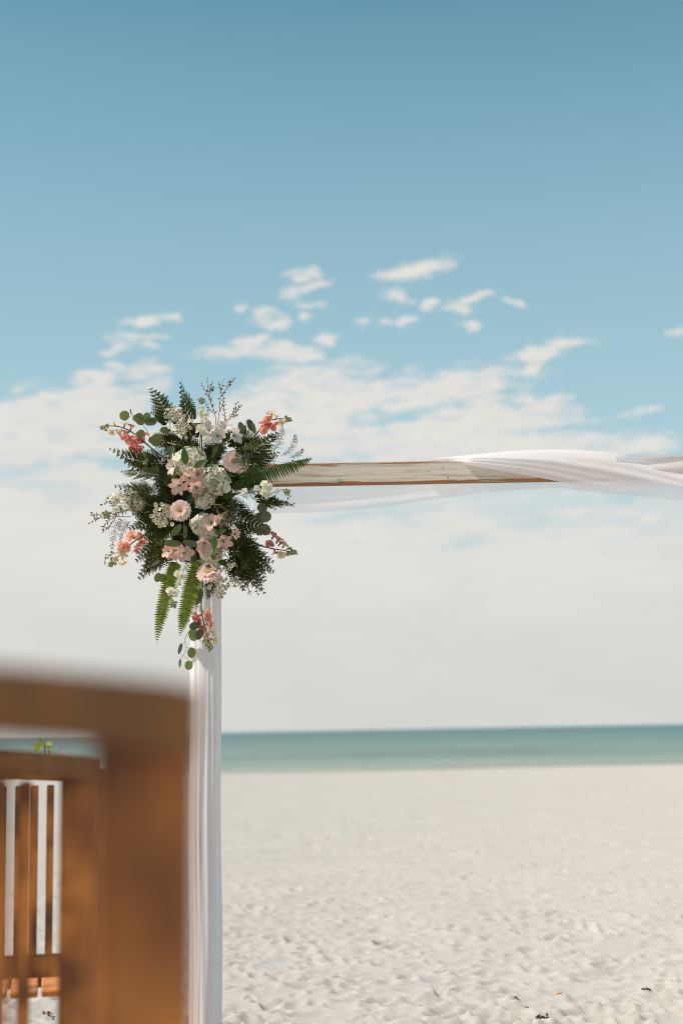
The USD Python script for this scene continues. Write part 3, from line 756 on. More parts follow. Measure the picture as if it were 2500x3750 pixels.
def fern(label, base, tip, width, bo=None, to=None, npair=9, bend=0.0, face=None, tilt=0.35, mt="fern_dark"):
    B, T = Z(*base, off=bo), Z(*tip, off=to)
    n = unit(TOCAM + rng.normal(0, tilt, 3) if face is None else face)
    L = np.linalg.norm(T - B)
    side = unit(np.cross(T - B, n))
    c = bez(B, (B + T) / 2 + side * bend * L + n * 0.06 * L, T + n * -0.02 * L, 13)
    th = Thing("leatherleaf_fern", label, "fern frond", B, GF)
    th.part("rachis", tube(c, 0.0016, 0.0006, 5), "stem_green")
    tt = np.linspace(0, 1, 13)
    W = zl(width) * 1.25
    for k in range(npair):
        t = 0.10 + 0.86 * k / (npair - 1)
        p = np.array([np.interp(t, tt, c[:, a]) for a in range(3)])
        u = unit(np.array([np.interp(min(1, t + 0.05), tt, c[:, a]) for a in range(3)]) - np.array([np.interp(max(0, t - 0.05), tt, c[:, a]) for a in range(3)]))
        s = unit(np.cross(u, n))
        pl = W * (0.10 + 0.9 * (1 - t) ** 0.85) * (0.75 + 0.25 * min(1, t / 0.25)) * rng.uniform(0.9, 1.08)
        for sg in (-1, 1):
            a = math.radians(rng.uniform(48, 58) - 14 * t)
            d = unit(u * math.cos(a) + sg * s * math.sin(a) + n * rng.normal(0.02, 0.10))
            nn = unit(n + rng.normal(0, 0.16, 3))
            q = unit(np.cross(d, nn))
            m = 7 if pl > 0.03 else 5
            pieces = []
            for e in range(m):
                te = 0.12 + 0.80 * e / (m - 1)
                pc = p + d * pl * te - nn * 0.08 * pl * te * te
                ln = pl * 0.37 * (1 - 0.88 * te) + 0.0009
                for s2 in (-1, 1):
                    dd = unit(d * 0.62 + q * s2 * 0.78)
                    pieces.append(leafquad(pc, dd, nn, ln, ln * 0.66))
            tipb = p + d * pl * 0.86
            pieces.append(leafquad(tipb - d * pl * 0.06, d, nn, pl * 0.26, pl * 0.055))
            e0 = q * 0.00045
            pieces.append((np.array([p - e0, p + e0, tipb + e0, tipb - e0]), np.array([[0, 1, 2], [0, 2, 3]])))
            mv = cat(pieces)
            th.part("pinna", mv[:2], mt)
    return th


def leafquad(b, d, n, L, W):
    s = np.cross(d, n)
    return np.array([b, b + d * L * 0.5 + s * W / 2 + n * W * 0.12, b + d * L, b + d * L * 0.5 - s * W / 2 + n * W * 0.12]), np.array([[0, 1, 2], [0, 2, 3]])


FERNS = [
    ("upright dark fern frond at the upper left, its tip against cloud", (600, 400), (462, 128), 130, None, 0.08),
    ("dark fern frond standing at the top beside the white buds", (760, 380), (660, 90), 105, None, 0.10),
    ("small fern frond pointing left just under the upper left coral snapdragon", (440, 640), (182, 540), 95, None, 0.06),
    ("fern frond pointing left beneath the round leaf half in shadow", (520, 720), (258, 690), 110, None, 0.08),
    ("fern frond pointing left just above the plume-covered white blooms", (500, 850), (222, 795), 100, None, 0.10),
    ("broad fern frond under the upper right snapdragon", (1090, 640), (1322, 428), 150, None, 0.08),
    ("dark fern frond below the sword fern at right, pointing right", (1150, 880), (1412, 915), 110, 0.14, 0.06),
    ("fern frond reaching down to the lower left, tip lowest of the left ferns", (580, 1140), (380, 1422), 130, None, 0.09),
    ("fern frond pointing left under the lower left snapdragon", (600, 1130), (366, 1300), 120, None, 0.12),
    ("fern frond under the central waxflowers, pointing lower left", (600, 1000), (318, 1085), 130, None, 0.12),
    ("dark fern frond pointing right at the lower right edge", (1050, 1230), (1298, 1372), 120, 0.15, 0.05),
    ("dark fern frond hanging at the lower right beside the brown sprig", (1080, 1280), (1235, 1522), 100, 0.14, 0.05),
    ("short black-green fern frond just below the lowest gerbera", (880, 1420), (848, 1556), 62, 0.2, 0.16),
    ("dark fern frond under the lower right snapdragon", (1040, 1150), (1292, 1306), 110, 0.16, 0.06),
    ("dark fern frond behind the right eucalyptus leaves", (1020, 1010), (1290, 1110), 120, 0.16, 0.04),
    ("fern frond low on the right, hanging toward the waxflowers", (1030, 1280), (1090, 1500), 90, 0.15, 0.08),
    ("fern frond at the upper left in front of the waxflower stems", (680, 520), (480, 450), 120, 0.2, 0.1),
    ("fern frond behind the top pink lilies, pointing up right", (960, 520), (1110, 420), 110, 0.16, 0.08),
    ("dark fern frond above the sword fern at right, tip against cloud", (1080, 680), (1330, 560), 120, 0.16, 0.05),
    ("fern frond in the deep shade under the upper gerbera", (940, 720), (1110, 800), 130, 0.15, 0.14),
    ("fern frond in shade left of the pale lilies", (660, 740), (450, 640), 125, 0.17, 0.16),
    ("fern frond in shade left of the pink daisy with green eye, near white lilies", (640, 850), (430, 960), 130, 0.17, 0.16),
    ("fern frond in the shade between the two lower gerberas", (700, 1100), (600, 1290), 120, 0.17, 0.17),
    ("fern frond in shade right of the lower white hydrangea", (960, 1120), (1140, 1240), 140, 0.15, 0.14),
    ("fern frond in shade right of the waxflowers at the top", (760, 480), (720, 380), 100, 0.18, 0.16),
    ("fern frond in shade below the right white stock", (980, 900), (1180, 1010), 130, 0.15, 0.13),
    ("fern frond hanging at lower right, behind the others, half hidden", (960, 1250), (1180, 1420), 130, 0.12, 0.08),
    ("fern frond in the shade above the pink lily with the yellow throat", (600, 1000), (500, 1170), 110, 0.18, 0.18),
    ("fern frond at left between the plume-covered blooms and the waxflowers", (560, 930), (345, 985), 130, 0.2, 0.13),
    ("fern frond at left just below the upper left snapdragon's base", (560, 640), (330, 640), 125, 0.19, 0.11),
    ("fern frond at lower left reaching over the coral stem of the lower snapdragon", (590, 1040), (420, 1140), 110, 0.22, 0.16),
    ("fern frond at the lower left, between the two left fern tips", (600, 1180), (430, 1370), 120, 0.17, 0.1),
    ("fern frond right of the top lilies under the grey round leaves", (1000, 560), (1220, 470), 130, 0.15, 0.08),
    ("fern frond far right, just under the sword fern, dark", (1040, 760), (1250, 760), 120, 0.15, 0.1),
    ("fern frond lower right, tip between snapdragon and waxflowers", (1020, 1200), (1240, 1440), 120, 0.15, 0.08),
    ("fern frond in the dark gap above the upper white hydrangea", (780, 590), (640, 480), 120, 0.15, 0.15),
    ("fern frond in the dark gap under the top pink lilies", (850, 620), (960, 500), 110, 0.15, 0.15),
]
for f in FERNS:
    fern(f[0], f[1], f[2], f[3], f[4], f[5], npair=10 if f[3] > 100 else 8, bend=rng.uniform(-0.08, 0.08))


def sword(label, pts, offs, width, n=34, face=None, droop=0.0, mt="fern_bright"):
    c = spline([Z(*p, off=o) for p, o in zip(pts, offs)], 60)
    th = Thing("sword_fern", label, "fern frond", c[0], "sword fern fronds in the arrangement")
    th.part("rachis", tube(c[::3], 0.002, 0.0007, 6), "stem_green")
    W = zl(width)
    for k in range(n):
        t = 0.04 + 0.95 * k / (n - 1)
        i0 = min(57, max(1, int(t * 59)))
        p = c[i0] + (c[min(59, i0 + 1)] - c[i0]) * (t * 59 - i0)
        u = unit(c[i0 + 1] - c[i0 - 1])
        nf = unit(face if face is not None else TOCAM)
        s = unit(np.cross(u, nf))
        pl = W / 2 * np.interp(t, [0, 0.12, 0.4, 0.7, 0.9, 1], [0.75, 0.9, 1.0, 0.82, 0.42, 0.16]) * rng.uniform(0.93, 1.06)
        wd = min(np.linalg.norm(c[-1] - c[0]) / n * 1.15, pl * 0.42)
        for sg in (-1, 1):
            d = unit(s * sg + u * (0.18 + 0.35 * t) + nf * rng.normal(0.0, 0.12) + np.array([0, 0, -1]) * droop)
            m = leaf(p, d, unit(nf + rng.normal(0, 0.12, 3) + u * 0.25), pl, wd, "blade", 4, 0.15, -0.12 * rng.uniform(0.3, 1.5))
            th.part("pinna", m[:2], mt, uv=m[2])


sword("long bright sword fern frond hanging at lower left, the left of two", [(640, 1300), (590, 1450), (540, 1640), (505, 1852)], [0.2, 0.2, 0.18, 0.15], 128, 36)
sword("bright sword fern frond hanging between white stock and arbor post", [(790, 1290), (748, 1450), (705, 1620), (660, 1804)], [0.22, 0.23, 0.2, 0.17], 152, 36)
sword("sword fern frond reaching right over the crossbeam", [(1060, 740), (1200, 690), (1380, 640), (1548, 602)], [0.18, 0.2, 0.15, 0.09], 230, 38, face=(0.05, -0.85, 0.35), droop=0.8, mt="fern_mid")


def plume(label, pts, off0, off1, width, n=16, dens=10, face=None):
    """Fine-needled asparagus fern."""
    k = len(pts)
    c = spline([Z(*p, off=off0 + (off1 - off0) * i / (k - 1)) for i, p in enumerate(pts)], 40)
    th = Thing("asparagus_fern", label, "fern sprig", c[0], "feathery asparagus fern sprigs in the arrangement")
    th.part("stem", tube(c[::4], 0.0009, 0.0004, 4), "stem_green")
    W = zl(width); T, tw = [], 0.00062
    for a in range(n):
        t = 0.12 + 0.86 * a / (n - 1)
        i0 = min(38, int(t * 39)); p = c[i0]; u = unit(c[min(39, i0 + 1)] - c[max(0, i0 - 1)])
        nf = unit(TOCAM + rng.normal(0, 0.5, 3))
        s = unit(np.cross(u, nf))
        for sg in (-1, 1):
            d = unit(u * 0.75 + s * sg + nf * rng.normal(0, 0.35))
            bl = W * (0.15 + 0.85 * math.sin(np.pi * min(1, 0.18 + t * 0.82)) ** 0.8) * rng.uniform(0.7, 1.1)
            q = unit(np.cross(d, nf))
            e = p + d * bl
            T.append(np.array([p - q * tw * 0.7, p + q * tw * 0.7, e]))
            for b in range(dens):
                tb = (b + rng.random()) / dens
                pb = p + d * bl * tb
                for _ in range(2):
                    dd = unit(d * 0.7 + q * rng.choice([-1, 1]) * rng.uniform(0.5, 1.0) + nf * rng.normal(0, 0.5))
                    ln = rng.uniform(0.004, 0.0085) * (1.1 - 0.5 * tb)
                    qq = unit(np.cross(dd, nf + rng.normal(0, 0.3, 3)))
                    T.append(np.array([pb - qq * tw, pb + qq * tw, pb + dd * ln]))
    v = np.vstack(T)
    th.part("needles", (v, np.arange(len(v)).reshape(-1, 3)), "plume", smooth=False, kind="stuff")


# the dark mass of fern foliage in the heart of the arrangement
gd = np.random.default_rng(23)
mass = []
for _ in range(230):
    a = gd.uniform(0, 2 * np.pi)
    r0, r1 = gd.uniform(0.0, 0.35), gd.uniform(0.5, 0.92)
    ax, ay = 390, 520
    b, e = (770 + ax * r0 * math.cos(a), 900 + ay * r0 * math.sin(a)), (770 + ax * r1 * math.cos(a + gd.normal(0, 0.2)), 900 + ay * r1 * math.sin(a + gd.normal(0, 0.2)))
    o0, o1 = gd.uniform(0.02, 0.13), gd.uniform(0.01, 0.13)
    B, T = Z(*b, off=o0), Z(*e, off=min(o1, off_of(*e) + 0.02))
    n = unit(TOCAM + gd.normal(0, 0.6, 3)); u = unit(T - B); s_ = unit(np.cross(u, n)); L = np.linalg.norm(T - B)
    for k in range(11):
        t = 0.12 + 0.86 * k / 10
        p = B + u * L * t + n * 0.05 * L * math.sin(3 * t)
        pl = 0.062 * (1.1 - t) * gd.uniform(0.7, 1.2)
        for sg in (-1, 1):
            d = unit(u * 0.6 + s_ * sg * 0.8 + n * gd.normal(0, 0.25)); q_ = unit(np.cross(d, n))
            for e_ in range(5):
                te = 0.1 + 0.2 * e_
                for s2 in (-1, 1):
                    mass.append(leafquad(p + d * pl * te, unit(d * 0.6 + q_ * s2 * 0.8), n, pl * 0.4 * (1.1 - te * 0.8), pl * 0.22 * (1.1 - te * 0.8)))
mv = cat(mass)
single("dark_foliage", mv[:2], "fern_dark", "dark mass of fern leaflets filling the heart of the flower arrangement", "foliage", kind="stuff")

PLUMES = [
    ("feathery sprig against cloud at right, nearest the upper right snapdragon", [(1290, 560), (1340, 480), (1352, 392)], 0.07, 0.05, 40, 12, 7),
    ("feathery sprig against cloud at right, second above the sword fern", [(1340, 590), (1420, 530), (1438, 450)], 0.07, 0.05, 36, 12, 7),
    ("thin feathery sprig farthest right above the sword fern tip", [(1400, 600), (1460, 580), (1490, 545)], 0.08, 0.06, 26, 9, 6),
    ("grey feathery sprig hanging at the left edge above the snapdragon buds", [(290, 1020), (225, 1080), (205, 1250)], 0.07, 0.05, 48, 16, 8),
    ("grey feathery sprig hanging second from the left edge", [(330, 1030), (280, 1080), (262, 1160)], 0.08, 0.06, 40, 12, 8),
    ("dense feathery plume over the white blooms at left", [(490, 830), (390, 850), (250, 960)], 0.27, 0.22, 95, 22, 13),
    ("feathery plume over the left white blooms, the upper one", [(480, 800), (380, 810), (270, 860)], 0.27, 0.22, 80, 20, 12),
    ("feathery plume under the left white blooms", [(480, 930), (360, 920), (230, 990)], 0.26, 0.2, 75, 20, 12),
    ("feathery plume across the right of the upper white hydrangea", [(880, 620), (880, 700), (900, 830)], 0.31, 0.33, 70, 18, 12),
    ("feathery plume between the upper lilies and the central gerbera", [(860, 800), (790, 850), (720, 900)], 0.32, 0.32, 65, 16, 12),
    ("feathery plume over the right edge of the middle white blooms", [(930, 980), (1010, 1000), (1070, 1040)], 0.29, 0.26, 80, 18, 12),
    ("feathery plume over the middle pink lilies at right", [(930, 1080), (960, 1050), (1000, 1000)], 0.31, 0.29, 55, 14, 10),
    ("feathery plume across the upper right gerbera", [(1120, 700), (1075, 640), (1045, 570)], 0.30, 0.30, 46, 14, 11),
    ("feathery plume touching the top of the lowest gerbera", [(960, 1370), (900, 1345), (840, 1330)], 0.31, 0.31, 34, 11, 8),
    ("feathery plume over the lower hydrangea beside the hanging pink lily", [(960, 1180), (930, 1240), (880, 1280)], 0.30, 0.30, 60, 14, 10),
    ("feathery plume in front of the right white stock", [(1060, 860), (1150, 830), (1230, 790)], 0.22, 0.18, 62, 16, 11),
    ("feathery plume in the shade at lower right", [(980, 1300), (1080, 1180), (1160, 1080)], 0.2, 0.15, 90, 20, 12),
    ("feathery plume in the shade at left of the pale lilies", [(600, 800), (520, 740), (460, 680)], 0.22, 0.18, 80, 18, 12),
    ("feathery plume behind the grey round leaves at upper right", [(1080, 480), (1130, 410), (1120, 350)], 0.1, 0.09, 50, 14, 9),
    ("feathery plume under the upper left coral snapdragon", [(620, 640), (540, 590), (440, 560)], 0.2, 0.16, 70, 16, 11),
    ("feathery plume in shade left of the central waxflowers", [(600, 900), (520, 860), (440, 820)], 0.22, 0.18, 80, 18, 12),
    ("feathery plume low on the right below the snapdragon", [(1060, 1380), (1130, 1280), (1180, 1180)], 0.16, 0.12, 85, 18, 12),
]
for p in PLUMES:
    plume(*p)


def eucalyptus(label, stem, so, leaves, grey=False):
    """stem: points; leaves: (x, y, half length, half width, direction in degrees, facing tilt, material)."""
    c = spline([Z(*p, off=so) for p in stem], 20)
    th = Thing("eucalyptus_branch", label, "eucalyptus", c[0], "eucalyptus branches in the arrangement")
    th.part("stem", tube(c, 0.0013, 0.0007, 5), "twig_brown")
    for x, y, hl, hw, deg, ex, mt in leaves:
        ctr = Z(x, y, extra=ex, off=so)
        a = math.radians(deg)
        d = unit(RT * math.cos(a) + UP * math.sin(a) + TOCAM * rng.normal(0, 0.12))
        n = unit(TOCAM + rng.normal(0, 0.22, 3))
        Lf = zl(hl) * 2
        m = leaf(ctr - d * Lf / 2, d, n, Lf, zl(hw) * 2, "round", 8, rng.uniform(0.05, 0.22), rng.uniform(-0.08, 0.08))
        lp = th.part("leaf", m[:2], mt, uv=m[2])
        near = c[np.argmin(np.linalg.norm(c - (ctr - d * Lf / 2), axis=1))]
        if np.linalg.norm(near - (ctr - d * Lf / 2)) < 0.06:
            th.part("leaf_stalk", tube(bez(near, (near + ctr - d * Lf / 2) / 2 + n * 0.003, ctr - d * Lf / 2, 5), 0.0008, 0.0006, 4), "twig_brown", under=lp)


E, EG = "eucalyptus", "eucalyptus_grey"
eucalyptus("eucalyptus branch of round green leaves at the upper left edge", [(560, 600), (460, 470), (440, 420), (380, 345), (322, 296)], 0.12,
           [(287, 315, 37, 37, 160, 0, E), (392, 340, 40, 44, 200, 0.01, E), (368, 335, 30, 30, 150, 0.02, E), (443, 318, 25, 27, 75, -0.01, E), (463, 358, 47, 30, 0, 0.025, EG), (330, 288, 22, 5, 100, 0, E)])
eucalyptus("eucalyptus branch of round leaves just left of the waxflowers at top", [(620, 560), (560, 500), (545, 420), (530, 360)], 0.15,
           [(530, 320, 36, 40, 90, 0, E), (560, 415, 40, 24, 180, 0.02, E), (500, 483, 42, 45, 160, 0.03, E), (478, 480, 36, 26, 200, -0.01, EG), (395, 440, 30, 32, 150, 0.0, E)])
eucalyptus("round eucalyptus leaf half in shadow below the upper left snapdragon", [(520, 680), (470, 640), (440, 610)], 0.16, [(423, 600, 38, 40, 190, 0, E)])
eucalyptus("pair of grey upright eucalyptus leaves at upper right", [(1090, 560), (1100, 480), (1110, 440)], 0.1,
           [(1076, 398, 44, 24, 105, 0, EG), (1098, 412, 36, 14, 85, -0.01, EG), (1140, 382, 48, 22, 112, 0, EG), (1158, 400, 44, 16, 105, 0.01, EG)])
eucalyptus("dark round eucalyptus leaves at the right below the white stock", [(1120, 1040), (1180, 1000), (1230, 980)], 0.15,
           [(1218, 940, 36, 36, 60, 0.01, EG), (1242, 1000, 40, 42, -30, 0.02, EG), (1205, 1005, 40, 36, 200, 0, EG), (1240, 1090, 40, 38, -50, 0, EG), (1200, 1100, 30, 30, 240, 0.01, EG)])
eucalyptus("dark round eucalyptus leaf beside the upper right gerbera", [(1060, 700), (1085, 650)], 0.24, [(1108, 600, 38, 28, 70, 0, EG)])
eucalyptus("two round eucalyptus leaves hanging left above the left sword fern", [(560, 1250), (530, 1330), (520, 1370)], 0.19,
           [(512, 1412, 34, 24, 250, 0, E), (545, 1415, 32, 30, 300, 0.01, E), (512, 1302, 52, 15, 35, 0.02, EG)])
eucalyptus("dark oval eucalyptus leaves beside the lower pink lilies", [(690, 1040), (690, 1120), (700, 1160)], 0.29,
           [(733, 1182, 48, 24, 170, 0.02, EG), (612, 1182, 62, 22, 180, 0.01, E), (700, 1100, 44, 12, 275, 0, EG), (640, 1090, 50, 24, 50, -0.01, E)])
eucalyptus("eucalyptus branch dangling lowest of all beside the post drape", [(795, 1480), (775, 1600), (745, 1735), (697, 1822), (703, 1880), (684, 1935), (664, 1962)], 0.16,
           [(765, 1736, 44, 26, 15, 0.02, EG), (752, 1800, 46, 32, 280, 0.01, E), (792, 1796, 40, 26, 250, 0.03, EG), (663, 1893, 40, 13, 255, 0, EG), (741, 1920, 38, 29, 262, 0, E), (722, 2005, 34, 28, 262, 0, E), (662, 1992, 32, 9, 265, 0, EG)])
eucalyptus("pale round eucalyptus leaf behind the right sword fern", [(800, 1440), (800, 1500)], 0.12, [(788, 1540, 60, 32, 255, 0, EG)])
eucalyptus("dark drooping eucalyptus leaf right of the upper left round leaves", [(640, 480), (610, 520)], 0.2, [(600, 555, 40, 26, 250, 0, EG)])


def gerbera(label, c, rx, face):
    ctr = Z(*c)
    n = unit(face)
    R = zl(rx)
    e1 = unit(np.cross(n, [0, 0, 1])); e2 = np.cross(n, e1)
    th = Thing("gerbera", label, "gerbera", ctr, "pink gerberas in the arrangement")
    th.part("stem", tube(bez(ctr - n * 0.012, ctr - n * 0.08, CORE, 8), 0.0028, 0.0025, 6), "stem_green")
    for row, (cnt, rr, lift, w) in enumerate(((20, 1.03, 0.04, 0.34), (20, 0.95, 0.13, 0.31), (16, 0.6, 0.4, 0.2))):
        for k in range(cnt):
            a = (k + 0.5 * (row % 2) + rng.normal(0, 0.12)) / cnt * 2 * np.pi
            d = e1 * math.cos(a) + e2 * math.sin(a)
            L = R * rr * rng.uniform(0.93, 1.03)
            m = leaf(ctr + d * R * 0.16 + n * (0.002 + 0.0035 * row), unit(d + n * lift), n, L * 0.86, R * w * rng.uniform(0.9, 1.1), "ray", 5, rng.uniform(0.1, 0.3), -0.06 - 0.08 * rng.random())
            th.part("petal", m[:2], "gerbera_petal", uv=m[2])
    dv, df = ball((0, 0, 0), 1.0, sub=3)
    dv = dv * (1 + 0.12 * (meshkit.noise(dv * 9, 4)[:, None] - 0.5))
    dv = np.outer(dv[:, 0], e1) * R * 0.21 + np.outer(dv[:, 1], e2) * R * 0.21 + np.outer(dv[:, 2], n) * R * 0.1
    eye = th.part("flower_eye", (dv + ctr + n * 0.008, df), "gerbera_eye")
    bits = []
    for k in range(70):
        a = k * 2.39996; q = R * (0.2 + 0.1 * (k % 7) / 7)
        d = e1 * math.cos(a) + e2 * math.sin(a)
        bits.append(leaf(ctr + d * q * 0.85 + n * 0.008, unit(n + d * 0.5), d, R * 0.13, R * 0.03, "oval", 2, 0.1)[:2])
    th.part("stamens", cat(bits)[:2], "gerbera_rim", under=eye, kind="stuff")


gerbera("pale pink gerbera facing the camera left of centre", (665, 960), 76, (-0.12, -1, 0.06))
gerbera("pink gerbera at upper right, half shaded by feathery fern", (1018, 628), 75, (0.42, -0.92, 0.05))
gerbera("peach pink gerbera lowest of the three, by the post drape", (856, 1378), 88, (-0.1, -0.82, 0.55))

GA = "pink alstroemeria blooms in the arrangement"


def lily(th, c, r, face, mt, ex=0.0):
    ctr = Z(*c, extra=ex)
    n = unit(face)
    e1 = unit(np.cross(n, [0.1, 0.05, 1])); e2 = np.cross(n, e1)
    L = zl(r) * 1.12
    back = ctr - n * L * 0.55
    fl = th.part("flower", cat([tube(bez(back - n * 0.012, back, back + n * 0.006, 4), 0.002, 0.0035, 6), *[tube(bez(back, back + n * L * 0.5 + rng.normal(0, 0.003, 3), back + n * L * 0.95 + rng.normal(0, 0.005, 3), 4), 0.0005, 0.0004, 3) for _ in range(4)]])[:2], "stem_green")
    a0 = rng.uniform(0, 2)
    for k in range(6):
        a = a0 + k * np.pi / 3 + rng.normal(0, 0.1)
        d = e1 * math.cos(a) + e2 * math.sin(a)
        wide = k % 2 == 0
        m = leaf(back + d * 0.002, unit(n * 0.72 + d * 0.72), unit(n - d * 0.7), L * rng.uniform(0.95, 1.1) * 1.15, L * (0.74 if wide else 0.5), "petal", 6, rng.uniform(0.15, 0.35), -0.22 * rng.uniform(0.5, 1.5), ruffle=0.02)
        th.part("petal", m[:2], mt, under=fl, uv=m[2])
    return ctr


def lilies(label, flowers, mt, leaves=()):
    base = Z(*flowers[0][0])
    th = Thing("alstroemeria", label, "alstroemeria", base, GA)
    mid = np.mean([Z(*f[0]) for f in flowers], 0)
    root = mid * 0.55 + CORE * 0.45
    for c, r, face in flowers:
        ctr = lily(th, c, r, face, mt)
        n = unit(face)
        th.part("flower_stalk", tube(bez(ctr - n * 0.03, ctr - n * 0.06, root, 6), 0.0014, 0.0016, 5), "stem_green")
    for x, y, hl, hw, deg in leaves:
        a = math.radians(deg); d = unit(RT * math.cos(a) + UP * math.sin(a) + TOCAM * 0.1)
        Lf = zl(hl) * 2
        ctr = Z(x, y, extra=0.035)
        m = leaf(ctr - d * Lf / 2, d, unit(TOCAM + rng.normal(0, 0.35, 3)), Lf, zl(hw) * 2, "lance", 7, 0.25, 0.12, twist=0.5)
        th.part("leaf", m[:2], "broad_leaf", uv=m[2])


PK, PL = "pink_petal", "pale_petal"
lilies("pale pink alstroemeria cluster near the top, one open bloom facing out", [((915, 448), 58, (0.05, -1, -0.05)), ((848, 408), 50, (-0.4, -0.8, 0.3)), ((965, 385), 48, (0.2, -0.7, 0.5)), ((1042, 450), 55, (0.7, -0.7, 0.0))], PL)
lilies("pale alstroemeria with broad green leaves over the upper hydrangea", [((728, 638), 54, (0.3, -0.8, 0.4)), ((598, 660), 56, (-0.75, -0.6, -0.1))], PL, [(695, 585, 68, 27, 95), (808, 642, 62, 24, 25), (605, 735, 40, 18, 165)])
lilies("pink alstroemeria cluster above the central gerbera", [((645, 795), 62, (-0.3, -0.85, -0.4)), ((725, 745), 54, (0.1, -0.85, -0.5)), ((792, 705), 56, (0.5, -0.8, 0.1)), ((772, 815), 54, (0.0, -0.8, -0.55))], PK)
lilies("pink alstroemeria among the middle white blooms, partly shaded", [((868, 1035), 56, (-0.2, -0.95, 0.1)), ((955, 1025), 52, (0.4, -0.85, 0.1)), ((1040, 1120), 34, (0.6, -0.7, -0.1))], PK)
lilies("coral pink open alstroemeria pair at lower left of centre", [((692, 1245), 62, (0.2, -0.95, -0.1)), ((625, 1240), 54, (-0.3, -0.8, -0.3)), ((572, 1232), 50, (-0.7, -0.7, 0.1))], PK)
lilies("pink alstroemeria hanging between the lower hydrangea and dark leaf", [((820, 1195), 58, (-0.2, -0.7, -0.65)), ((960, 1175), 55, (0.3, -0.8, -0.5))], PK, [(890, 1185, 60, 22, 265), (940, 1100, 45, 20, 20)])


def floret4(ctr, n, r, mtl="white", ruffle=0.03):
    n = unit(n)
    e1 = unit(np.cross(n, rng.normal(0, 1, 3))); e2 = np.cross(n, e1)
    out = []
    for k in range(4):
        a = k * np.pi / 2 + rng.normal(0, 0.08)
        d = e1 * math.cos(a) + e2 * math.sin(a)
        out.append(leaf(ctr, unit(d + n * rng.uniform(0.05, 0.4)), n, r * rng.uniform(0.9, 1.1), r * 1.05, "round", 4, rng.uniform(-0.2, 0.25), -0.1, ruffle=0.012))
    return cat(out)


def hydrangea(label, c, r, n=44, ex=0.0, squash=0.8):
    ctr = Z(*c, extra=ex - 0.05)
    R = zl(r)
    th = Thing("hydrangea", label, "hydrangea", ctr, "white hydrangea heads in the arrangement")
    th.part("flower_stalk", tube(bez(ctr, (ctr + CORE) / 2, CORE, 6), 0.003, 0.003, 6), "stem_green")
    dirs = []
    n = int(n * 1.7)
    hv, hf = ball(ctr, R * 0.68, sub=2)
    th.part("flower_core", ((hv - ctr) * [1, squash, 1] + ctr, hf), "bud_cream")
    for k in range(n * 2):
        z = 1 - 2 * (k + 0.5) / (n * 2); a = k * 2.39996
        d = np.array([math.cos(a) * math.sqrt(1 - z * z), math.sin(a) * math.sqrt(1 - z * z), z])
        if d @ unit(TOCAM) > -0.25:
            dirs.append(d)
    for d in dirs:
        d = unit(d + rng.normal(0, 0.12, 3))
        p = ctr + d * R * np.array([1, squash, 1]) * rng.uniform(0.9, 1.05) * (0.72 + 0.5 * meshkit.noise(d * 1.9 + ctr * 40, 6))
        m = floret4(p, d + rng.normal(0, 0.2, 3), min(R * 0.37, 0.0165) * rng.uniform(0.85, 1.2))
        th.part("floret", m[:2], "white_petal", uv=m[2])


hydrangea("upper white hydrangea head behind the pale alstroemeria", (722, 640), 108, 46)
hydrangea("white hydrangea head right of the pink lilies above the central gerbera", (880, 760), 104, 46)
hydrangea("creamy hydrangea head tucked right of the central gerbera's top", (820, 880), 62, 26)
hydrangea("white hydrangea head right of the central gerbera, lower edge pink", (810, 1050), 72, 30)
hydrangea("lowest white hydrangea head above the lowest gerbera", (870, 1225), 78, 30)
hydrangea("white hydrangea head under the feathery plume at left", (375, 880), 84, 34, ex=-0.04)
hydrangea("white hydrangea head by the hanging pink lily, middle of the right group", (850, 1120), 56, 22)


def ruffled(ctr, n, r, cnt=10):
    n = unit(n)
    e1 = unit(np.cross(n, rng.normal(0, 1, 3))); e2 = np.cross(n, e1)
    out = []
    for k in range(cnt):
        a = k * 2.39996
        t = k / cnt
        d = e1 * math.cos(a) + e2 * math.sin(a)
        out.append(leaf(ctr, unit(d * (1.05 - 0.75 * t) + n * (0.15 + 0.9 * t)), n, r * (1 - 0.3 * t) * rng.uniform(0.9, 1.1), r * 0.85, "petal", 4, rng.uniform(0.1, 0.4), -0.2 + 0.15 * t, ruffle=0.05))
    return cat(out)


def stock(label, blooms, buds=None, stem=None):
    ctr = Z(*blooms[0][:2])
    th = Thing("white_stock", label, "stock flower", ctr, "white stock stems in the arrangement")
    pts = stem or [(b[0], b[1]) for b in blooms]
    root = Z(*pts[0]) * 0.6 + CORE * 0.4
    c = spline([root] + [Z(*p, extra=-0.015) for p in pts] + ([Z(*buds[:2])] if buds else []), 24)
    th.part("stem", tube(c, 0.0022, 0.0012, 6), "stem_green")
    for x, y, r in blooms:
        R = zl(r)
        k = max(1, int((r / 26) ** 1.6))
        p0 = Z(x, y)
        for q in range(k):
            a = q * 2.39996
            o = R * 0.62 * math.sqrt((q + 0.3) / k) if k > 1 else 0
            dd = RT * math.cos(a) + UP * math.sin(a)
            m = ruffled(p0 + dd * o - np.array([0, -1, 0]) * 0 + TOCAM * (0.012 * (1 - o / max(R, 1e-6))), TOCAM + dd * 0.9 * o / max(R, 1e-6) + rng.normal(0, 0.2, 3), min(R * 0.85, 0.019), 9)
            th.part("floret", m[:2], "white_petal", uv=m[2])
    if buds:
        x, y, r = buds
        for q in range(11):
            a = q * 2.39996; o = zl(r) * math.sqrt(q / 11)
            dd = RT * math.cos(a) + UP * math.sin(a)
            th.part("bud", ball(Z(x, y) + dd * o + TOCAM * (0.006 * (1 - q / 11)), zl(r) * 0.32, dd + TOCAM, 1.3), "bud_green")


